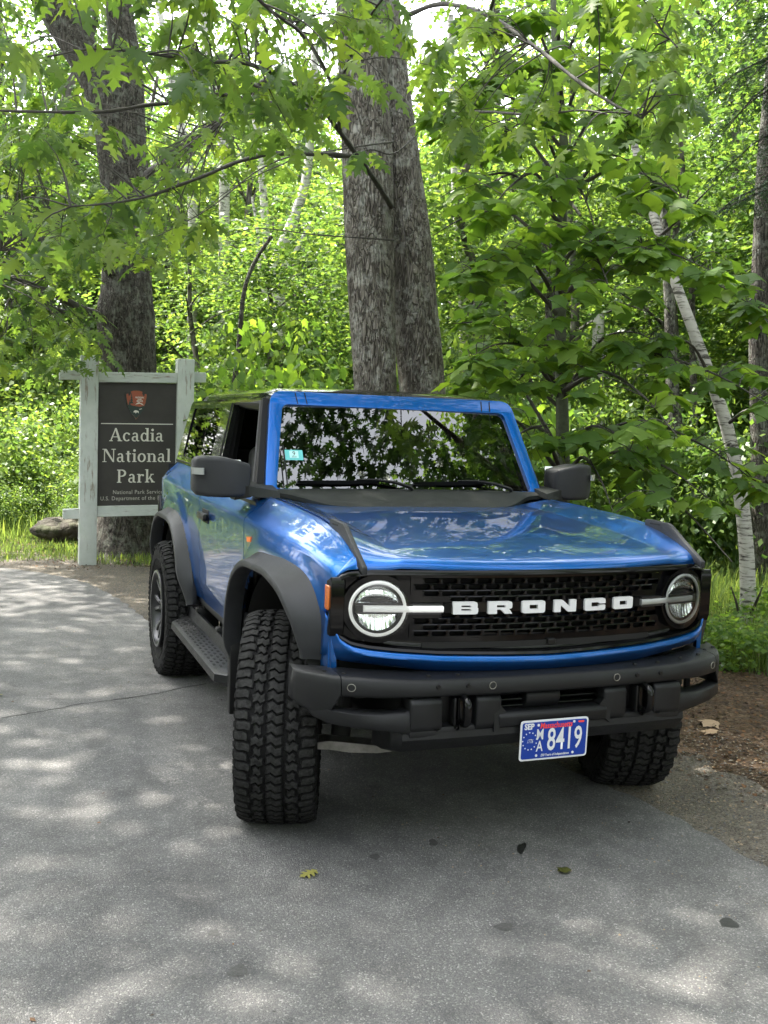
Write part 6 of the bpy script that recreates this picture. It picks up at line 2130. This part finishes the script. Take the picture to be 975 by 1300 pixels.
def litter(name, n, x0, x1, y0, y1, test, size, mat, seed, z=.010, h=.01):
    g = np.random.default_rng(seed)
    p = np.stack([g.uniform(x0, x1, n), g.uniform(y0, y1, n)], 1)
    p = p[test(p[:, 0], p[:, 1])]; n = len(p)
    pos = np.stack([p[:, 0], p[:, 1], z + g.random(n) * h], 1)
    a = g.uniform(0, 2 * PI, n)
    dirs = np.stack([np.cos(a), np.sin(a), g.normal(size=n) * .25], 1)
    nr = np.stack([g.normal(size=n) * .35, g.normal(size=n) * .35, np.ones(n)], 1)
    V, F = leaves_np(KITE, pos, dirs, nr, size * g.uniform(.4, 1.5, n))
    o = link(name, mesh_np(name, V, F, mat)); o['kind'] = 'stuff'
litter('leaf_litter', 30000, 1.0, 5.5, -3, 5, lambda x, y: (x > 1.05) & (x + y * .3 > 1.1), .024, m_dryleaf, 5)
litter('leaf_litter', 9000, -7, 3, 7.2, 11, lambda x, y: x > edge_x(y) + .35, .028, m_dryleaf, 6, .016)
litter('road_litter', 260, -6, .6, -3.5, 7, lambda x, y: x < edge_x(y) - .05, .016, m_dryleaf, 9, .024, .004)
def pebbles(name, n, seed, region, r0, r1, mat, z):
    g = np.random.default_rng(seed)
    p = region(g, n); n = len(p)
    base_v = np.array([(1, 0, 0), (.3, .95, 0), (-.8, .6, 0), (-.8, -.6, 0), (.3, -.95, 0), (0, 0, .75)], float)
    Fb = np.array([(0, 1, 5), (1, 2, 5), (2, 3, 5), (3, 4, 5), (4, 0, 5)])
    r = r0 + (r1 - r0) * g.random(n) ** 3
    a = g.uniform(0, 2 * PI, n)
    V = base_v[None] * (r[:, None, None] * g.uniform(.6, 1.3, (n, 6, 1)))
    ca, sa = np.cos(a)[:, None], np.sin(a)[:, None]
    X = V[:, :, 0] * ca - V[:, :, 1] * sa + p[:, 0:1]; Y = V[:, :, 0] * sa + V[:, :, 1] * ca + p[:, 1:2]
    Z = V[:, :, 2] + z
    VV = np.stack([X, Y, Z], 2).reshape(-1, 3)
    F = (Fb[None] + (np.arange(n) * 6)[:, None, None]).reshape(-1, 3)
    o = link(name, mesh_np(name, VV, F, mat)); o['kind'] = 'stuff'
m_peb = leaf_mat('pebble_stone', (.155, .14, .12), (.1, .1, .1), .6, .04, 0)
def along_edge(o0, o1):
    def fn(g, n):
        y = g.uniform(-4, 8.2, n)
        i = g.integers(20, len(EDGE) - 45, n)
        px = np.array([EDGE[k].x for k in i]); py = np.array([EDGE[k].y for k in i]); tx = np.array([ET[k].x for k in i]); ty = np.array([ET[k].y for k in i])
        off = o0 + (o1 - o0) * g.random(n)
        s = g.uniform(-.15, .15, n)
        return np.stack([px + ty * off + tx * s, py - tx * off + ty * s], 1)
    return fn
pebbles('pebbles', 30000, 7, along_edge(-.03, 1.3), .002, .009, m_peb, .012)
pebbles('road_grit', 2500, 8, along_edge(-1.2, .05), .002, .006, m_peb, .0222)
# sticks on the dirt
m_stick2 = pbr('dead_stick', (.09, .065, .045), .85, var=.3)
sticks = bmesh.new()
for k in range(60):
    p = Vector((random.uniform(1.3, 4.5), random.uniform(-2, 2.5), .018)); a = random.uniform(0, PI); L_ = random.uniform(.06, .32)
    q = p + Vector((math.cos(a) * L_, math.sin(a) * L_, .004))
    add_tube(sticks, [p, p.lerp(q, .5) + Vector((random.uniform(-.02, .02), random.uniform(-.02, .02), .008)), q], [.004, .003, .002], 4)
tag(part('fallen_sticks', sticks, m_stick2, None, 60), kind='stuff')
# single leaves lying about
def lying_leaf(px, py, tmpl, size, mat, label, z=.030, rot=0):
    V0, F0 = tmpl
    p = ground_at(px, py, z)
    o = link('fallen_leaf', mesh_np('fallen_leaf', V0 * size, F0, mat), None, p, (R(4), R(-3), rot))
    tag(o, label, 'leaf')
lying_leaf(403, 1104, T_OAK[0], .075, m_fallen_green, 'yellow-green curled leaf lying on the asphalt in front of the left wheel', .034, 1.9)
lying_leaf(722, 1106, T_MAPLE[2], .055, m_fallen_dark, 'dark olive leaf lying on the asphalt in front of the licence plate', .034, .4)
lying_leaf(906, 914, T_MAPLE[1], .12, m_tanleaf, 'large tan dead leaf on the dirt beside the vehicle', .030, 2.0)
lying_leaf(910, 928, T_MAPLE[3], .09, m_tanleaf, 'smaller tan dead leaf next to the large one on the dirt', .032, .6)
lying_leaf(2, 882, T_OAK[1], .07, m_fallen_green, 'pale leaf on the asphalt at the left edge of the photo', .034, .6)
# low broad-leaved plants on the right
for i, (px, py, s, lb) in enumerate(((945, 850, .34, 'low broad-leaved plant at the edge of the dirt, lower right'), (905, 830, .26, 'small leafy plant between the bumper and the leaning birch'), (968, 800, .30, 'leafy plant at the foot of the leaning birch'))):
    p = ground_at(px, py)
    t = thing('plant', lb, 'plant', (p.x, p.y, 0))
    inst('foliage', shrub_maple[i], t, (0, 0, 0), (0, 0, i * 1.3), (s, s, s * .8))
# boulder behind the sign
from mathutils import noise as mn
bm = bmesh.new()
bmesh.ops.create_icosphere(bm, subdivisions=4, radius=1)
for v in bm.verts:
    n_ = mn.noise(v.co * 1.3 + Vector((4, 2, 1))) * .28 + mn.noise(v.co * 4) * .07
    v.co = v.co * (1 + n_)
    v.co = Vector((v.co.x * .40, v.co.y * .32, v.co.z * .20))
rk = part('boulder', bm, gravel_mat('mossy_rock', [(.03, .026, .022), (.045, .04, .032), (.06, .055, .045), (.035, .04, .02)], 9, .03), None, 60)
p = ground_at(82, 690); rk.location = (p.x, p.y + .25, .13)
tag(rk, 'dark mossy boulder lying in the grass left of the sign post', 'rock')

# ================================================================== THE PARK SIGN
def wood_mat():
    m, t, b = new_mat('peeling_pale_green_paint')
    tc = t.nodes.new('ShaderNodeTexCoord'); mp = t.nodes.new('ShaderNodeMapping'); mp.inputs['Scale'].default_value = (9, 9, 1.1)
    t.links.new(tc.outputs['Object'], mp.inputs[0])
    n1 = nodes_noise(t, mp.outputs[0], 3.4, 6, .7); n2 = nodes_noise(t, tc.outputs['Object'], 3, 5, .7)
    paint = nodes_ramp(t, n2, [(.3, (.40, .44, .41)), (.7, (.54, .57, .54))])
    bare = nodes_ramp(t, n1, [(.3, (.12, .10, .08)), (.7, (.26, .22, .18))])
    mask = nodes_ramp(t, n1, [(.56, (0, 0, 0)), (.66, (1, 1, 1))])
    t.links.new(nodes_mix(t, mask, paint, bare), b.inputs['Base Color']); b.inputs['Roughness'].default_value = .8
    nodes_bump(t, b, n1, .5, .006)
    return m
def wood_mat_h():
    m = wood_mat(); m.name = 'peeling_paint_rail'
    for n_ in m.node_tree.nodes:
        if n_.type == 'MAPPING': n_.inputs['Scale'].default_value = (1.1, 9, 9)
    return m
m_wood, m_woodh = wood_mat(), wood_mat_h()
m_board = pbr('dark_brown_sign_board', (.030, .027, .023), .55, var=.18, vscale=3)
m_cream = pbr('cream_letter_paint', (.62, .61, .54), .6)
m_creamdim = pbr('dull_small_lettering', (.36, .35, .31), .6)
m_arrow = pbr('rust_brown_emblem', (.30, .075, .035), .5)
m_arrowdark = pbr('emblem_dark_green', (.018, .035, .028), .5)
sign = thing('park_sign', 'dark brown park sign board in a weathered pale green timber frame', 'sign', (0, 0, 0))
SY = 7.6
def post_part(x0, x1, z1, y=SY):
    bm = bmesh.new()
    add_box(bm, ((x0 + x1) / 2, y + .095, z1 / 2 - .1), (x1 - x0, .19, z1 + .2), .008, 2)
    for v in bm.verts:
        v.co.x += .002 * math.sin(v.co.z * 5)
    part('post', bm, m_wood, sign, 40)
post_part(-1.135, -.945, 2.35)
post_part(-.075, .115, 2.37)
def rail(x0, x1, z0, z1, dz, y, th=.09, nm='rail'):
    bm = bmesh.new()
    add_prism(bm, [(x0, z0), (x1, z0 + dz), (x1, z1 + dz), (x0, z1)], 'y', y, y + th, .005, 1)
    part(nm, bm, m_woodh, sign, 40)
rail(-.945, -.075, 2.062, 2.175, .03, SY + .03)
rail(-1.36, -1.135, 2.07, 2.172, .01, SY + .055); rail(.115, .26, 2.11, 2.225, .005, SY + .055)
rail(-.945, -.075, .555, .672, .02, SY + .03)
rail(-1.31, -1.135, .525, .635, .008, SY + .055); rail(.115, .26, .575, .69, .005, SY + .055)
bm = bmesh.new()
add_prism(bm, [(-.945, .677), (-.075, .697), (-.075, 2.088), (-.945, 2.058)], 'y', SY + .075, SY + .105, .002, 1)
part('board', bm, m_board, sign, 30)
YB = SY + .0735
TILT = .022
def sp_(u_, v_, d=0): return Vector((-.51 + u_, YB + d, v_ + (u_) * TILT))
# serif capitals and small letters built from stems, bowls and serifs; unit = x-height box
def arc(cx, cy, rx, ry, a0, a1, w0, w1=None, n=14):
    """stroke of an ellipse with modulated width (thick at the sides, thin top and bottom)"""
    out, inn = [], []
    for k in range(n + 1):
        a = R(a0 + (a1 - a0) * k / n)
        wv = w1 + (w0 - w1) * abs(math.cos(a)) if w1 is not None else w0
        c, s = math.cos(a), math.sin(a)
        out.append((cx + rx * c + c * wv / 2, cy + ry * s + s * wv / 2)); inn.append((cx + rx * c - c * wv / 2, cy + ry * s - s * wv / 2))
    return out + inn[::-1]
def rc(x0, y0, x1, y1): return [(x0, y0), (x1, y0), (x1, y1), (x0, y1)]
S, H, Sf = .15, .07, .06      # stem, hair and serif thickness for cap height 1
X = .66                       # x-height
def stemS(x, y0, y1, bot=True, top=True, lefttop=False):
    o = [rc(x - S / 2, y0, x + S / 2, y1)]
    if bot: o.append(rc(x - S / 2 - .09, y0, x + S / 2 + .09, y0 + Sf))
    if top: o.append(rc(x - S / 2 - .09, y1 - Sf, x + S / 2 + (.09 if not lefttop else 0), y1))
    return o
GL = {
    'A': (.92, [[(.04, 0), (.13, 0), (.50, .98), (.42, 1.0)], [(.38, 1.0), (.52, 1.0), (.86, 0), (.68, 0)], rc(.22, .30, .66, .36), rc(-.02, 0, .24, Sf), rc(.60, 0, .94, Sf)]),
    'N': (.98, [rc(.12, 0, .19, 1), rc(.79, 0, .86, 1), [(.10, 1), (.30, 1), (.88, 0), (.76, 0)], rc(.0, 0, .30, Sf), rc(.66, 1 - Sf, .98, 1), rc(0, 1 - Sf, .25, 1)]),
    'P': (.78, stemS(.19, 0, 1, True, True) + [arc(.36, .73, .27, .235, -90, 90, S, H), rc(.2, .935, .37, 1.0), rc(.2, .46, .37, .53)]),
    'c': (.58, [arc(.31, X / 2, .225, X / 2 - .03, 42, 318, S * .95, H), [(.42, .48), (.54, .48), (.53, .60), (.43, .62)]]),
    'a': (.62, [rc(.36, .08, .36 + S * .9, .50), arc(.28, .48, .145, .15, 0, 165, S * .8, H), arc(.25, .19, .16, .165, 60, 300, S * .8, H), rc(.25, .33, .40, .39), [(.36, .08), (.44, 0), (.60, 0), (.60, .06), (.50, .09)]]),
    'd': (.68, [rc(.46, .0, .46 + S, 1.02), rc(.36, 1.02 - Sf, .5, 1.02), rc(.5, 0, .70, Sf), arc(.29, X / 2, .20, X / 2 - .03, 40, 320, S * .95, H)]),
    'i': (.34, stemS(.18, 0, X, True, True, True) + [[(.18 + .10 * math.cos(t), .88 + .10 * math.sin(t)) for t in np.linspace(0, 2 * PI, 10, endpoint=False)]]),
    't': (.42, [rc(.12, .08, .12 + S, .84), rc(.02, X - .07, .40, X), arc(.27, .12, .08, .10, 190, 330, H, H)]),
    'o': (.66, [arc(.33, X / 2, .235, X / 2 - .03, 0, 360, S * .95, H, 22)]),
    'n': (.74, stemS(.17, 0, X, True, True, True) + [rc(.50, 0, .50 + S, .46), arc(.40, .43, .175, .19, 0, 130, S * .8, H), rc(.42, 0, .74, Sf)]),
    'l': (.34, stemS(.18, 0, 1.02, True, True, True)),
    'r': (.54, stemS(.17, 0, X, True, True, True) + [arc(.38, .44, .15, .16, 50, 160, H * 1.4, H), [(.46 + .075 * math.cos(t), .56 + .075 * math.sin(t)) for t in np.linspace(0, 2 * PI, 10, endpoint=False)]]),
    'k': (.74, stemS(.17, 0, 1.02, True, True, True) + [[(.22, .24), (.30, .24), (.58, X - .02), (.48, X - .02)], [(.32, .36), (.42, .44), (.72, 0), (.55, 0)], rc(.42, X - Sf, .66, X), rc(.48, 0, .76, Sf)]),
}
def serif_line(word, size, xc, z0, mat, track=.06):
    wtot = sum(GL[c][0] + track for c in word) - track
    x = xc - wtot * size / 2
    for c in word:
        adv, shapes = GL[c]
        bm = bmesh.new()
        for i, sh in enumerate(shapes):
            add_tess(bm, [sh], lambda a, b, d, x=x: sp_(x + a * size + .0, z0 + b * size, d), -.0030 - .0004 * i, .002)
        part('letter', bm, mat, sign, 30)
        x += (adv + track) * size
serif_line('Acadia', .148, -.005, 1.415, m_cream)
serif_line('National', .148, 0, 1.180, m_cream)
serif_line('Park', .148, -.01, .945, m_cream)
for s_, z_ in (('National Park Service', .835), ('U.S. Department of the Interior', .765)):
    text_part('lettering', s_, .063, m_creamdim, sign, sp_(.018, z_, -.0015), (1, 0, TILT), (0, 0, 1), sx=.90, spacing=1.12, offset=.0006)
bm = bmesh.new()
add_prism(bm, [(-.40, 1.607), (.40, 1.607), (.40, 1.617), (-.40, 1.617)], 'y', 0, .004)
for v in bm.verts: v.co = sp_(v.co.x, v.co.z, -.003 + v.co.y)
part('rule_line', bm, m_cream, sign, 30)
# arrowhead shaped emblem
emb = link('emblem', None, sign)
EZ, EX = 1.955, -.015
AH = [(0, -.29), (.045, -.235), (.085, -.17), (.112, -.10), (.125, -.03), (.122, -.005), (.098, -.005), (.102, -.022), (.085, -.03), (.068, .0), (.072, .02), (.04, .03), (0, .032)]
AH = AH + [(-x, y) for x, y in AH[-2:0:-1]]
bm = bmesh.new(); add_tess(bm, [[(x * .97, y * 1.03 + .004) for x, y in AH]], lambda a, b, d: sp_(EX + a, EZ + b, d), -.010, .002); part('emblem_edge', bm, m_arrowdark, emb, 30)
AH = [(x * .9, y) for x, y in AH]
bm = bmesh.new(); add_tess(bm, [AH], lambda a, b, d: sp_(EX + a, EZ + b, d), -.013, -.009); part('emblem_field', bm, m_arrow, emb, 30)
bm = bmesh.new(); add_tess(bm, [[(0, -.285), (.04, -.235), (.08, -.17), (.086, -.135), (.04, -.150), (-.03, -.140), (-.090, -.125), (-.085, -.17), (-.04, -.235)]], lambda a, b, d: sp_(EX + a, EZ + b, d), -.0142, -.012); part('emblem_meadow', bm, m_arrowdark, emb, 30)
bm = bmesh.new()
for (cx, cy, wd_, hh) in ((-.055, -.045, .05, .115), (-.075, -.10, .04, .06)):
    for k in range(4):
        y0 = cy + hh * .5 - hh * .25 * k
        add_tess(bm, [[(cx - wd_ * (.25 + .22 * k) * .5, y0 - hh * .34), (cx + wd_ * (.25 + .22 * k) * .5, y0 - hh * .34), (cx, y0)]], lambda a, b, d: sp_(EX + a, EZ + b, d), -.0150 - .0002 * k, -.012)
part('emblem_tree', bm, m_arrowdark, emb, 30)
bm = bmesh.new()
add_tess(bm, [[(-.015, -.125), (.01, -.105), (.03, -.098), (.045, -.108), (.06, -.112), (.085, -.135), (.055, -.122), (.035, -.112), (.015, -.118)]], lambda a, b, d: sp_(EX + a, EZ + b, d), -.0150, -.012)
add_tess(bm, [[(.03, -.175), (.06, -.168), (.062, -.174), (.032, -.181)]], lambda a, b, d: sp_(EX + a, EZ + b, d), -.0150, -.012)
# grazing animal silhouette
add_tess(bm, [[(-.032, -.205), (-.024, -.194), (-.008, -.188), (.006, -.192), (.022, -.196), (.026, -.205), (.024, -.222), (.019, -.222), (.018, -.212), (.002, -.212), (-.004, -.224), (-.010, -.224), (-.012, -.213), (-.024, -.213), (-.030, -.216)]], lambda a, b, d: sp_(EX + a, EZ + b, d), -.0152, -.012)
part('emblem_picture', bm, m_cream, emb, 30)
for s_, z_ in (('NATIONAL', -.045), ('PARK', -.066), ('SERVICE', -.087)):
    text_part('emblem_lettering', s_, .024, m_cream, emb, sp_(EX + .035, EZ + z_, -.0145), (1, 0, TILT), (0, 0, 1), sx=.8, offset=.0006)
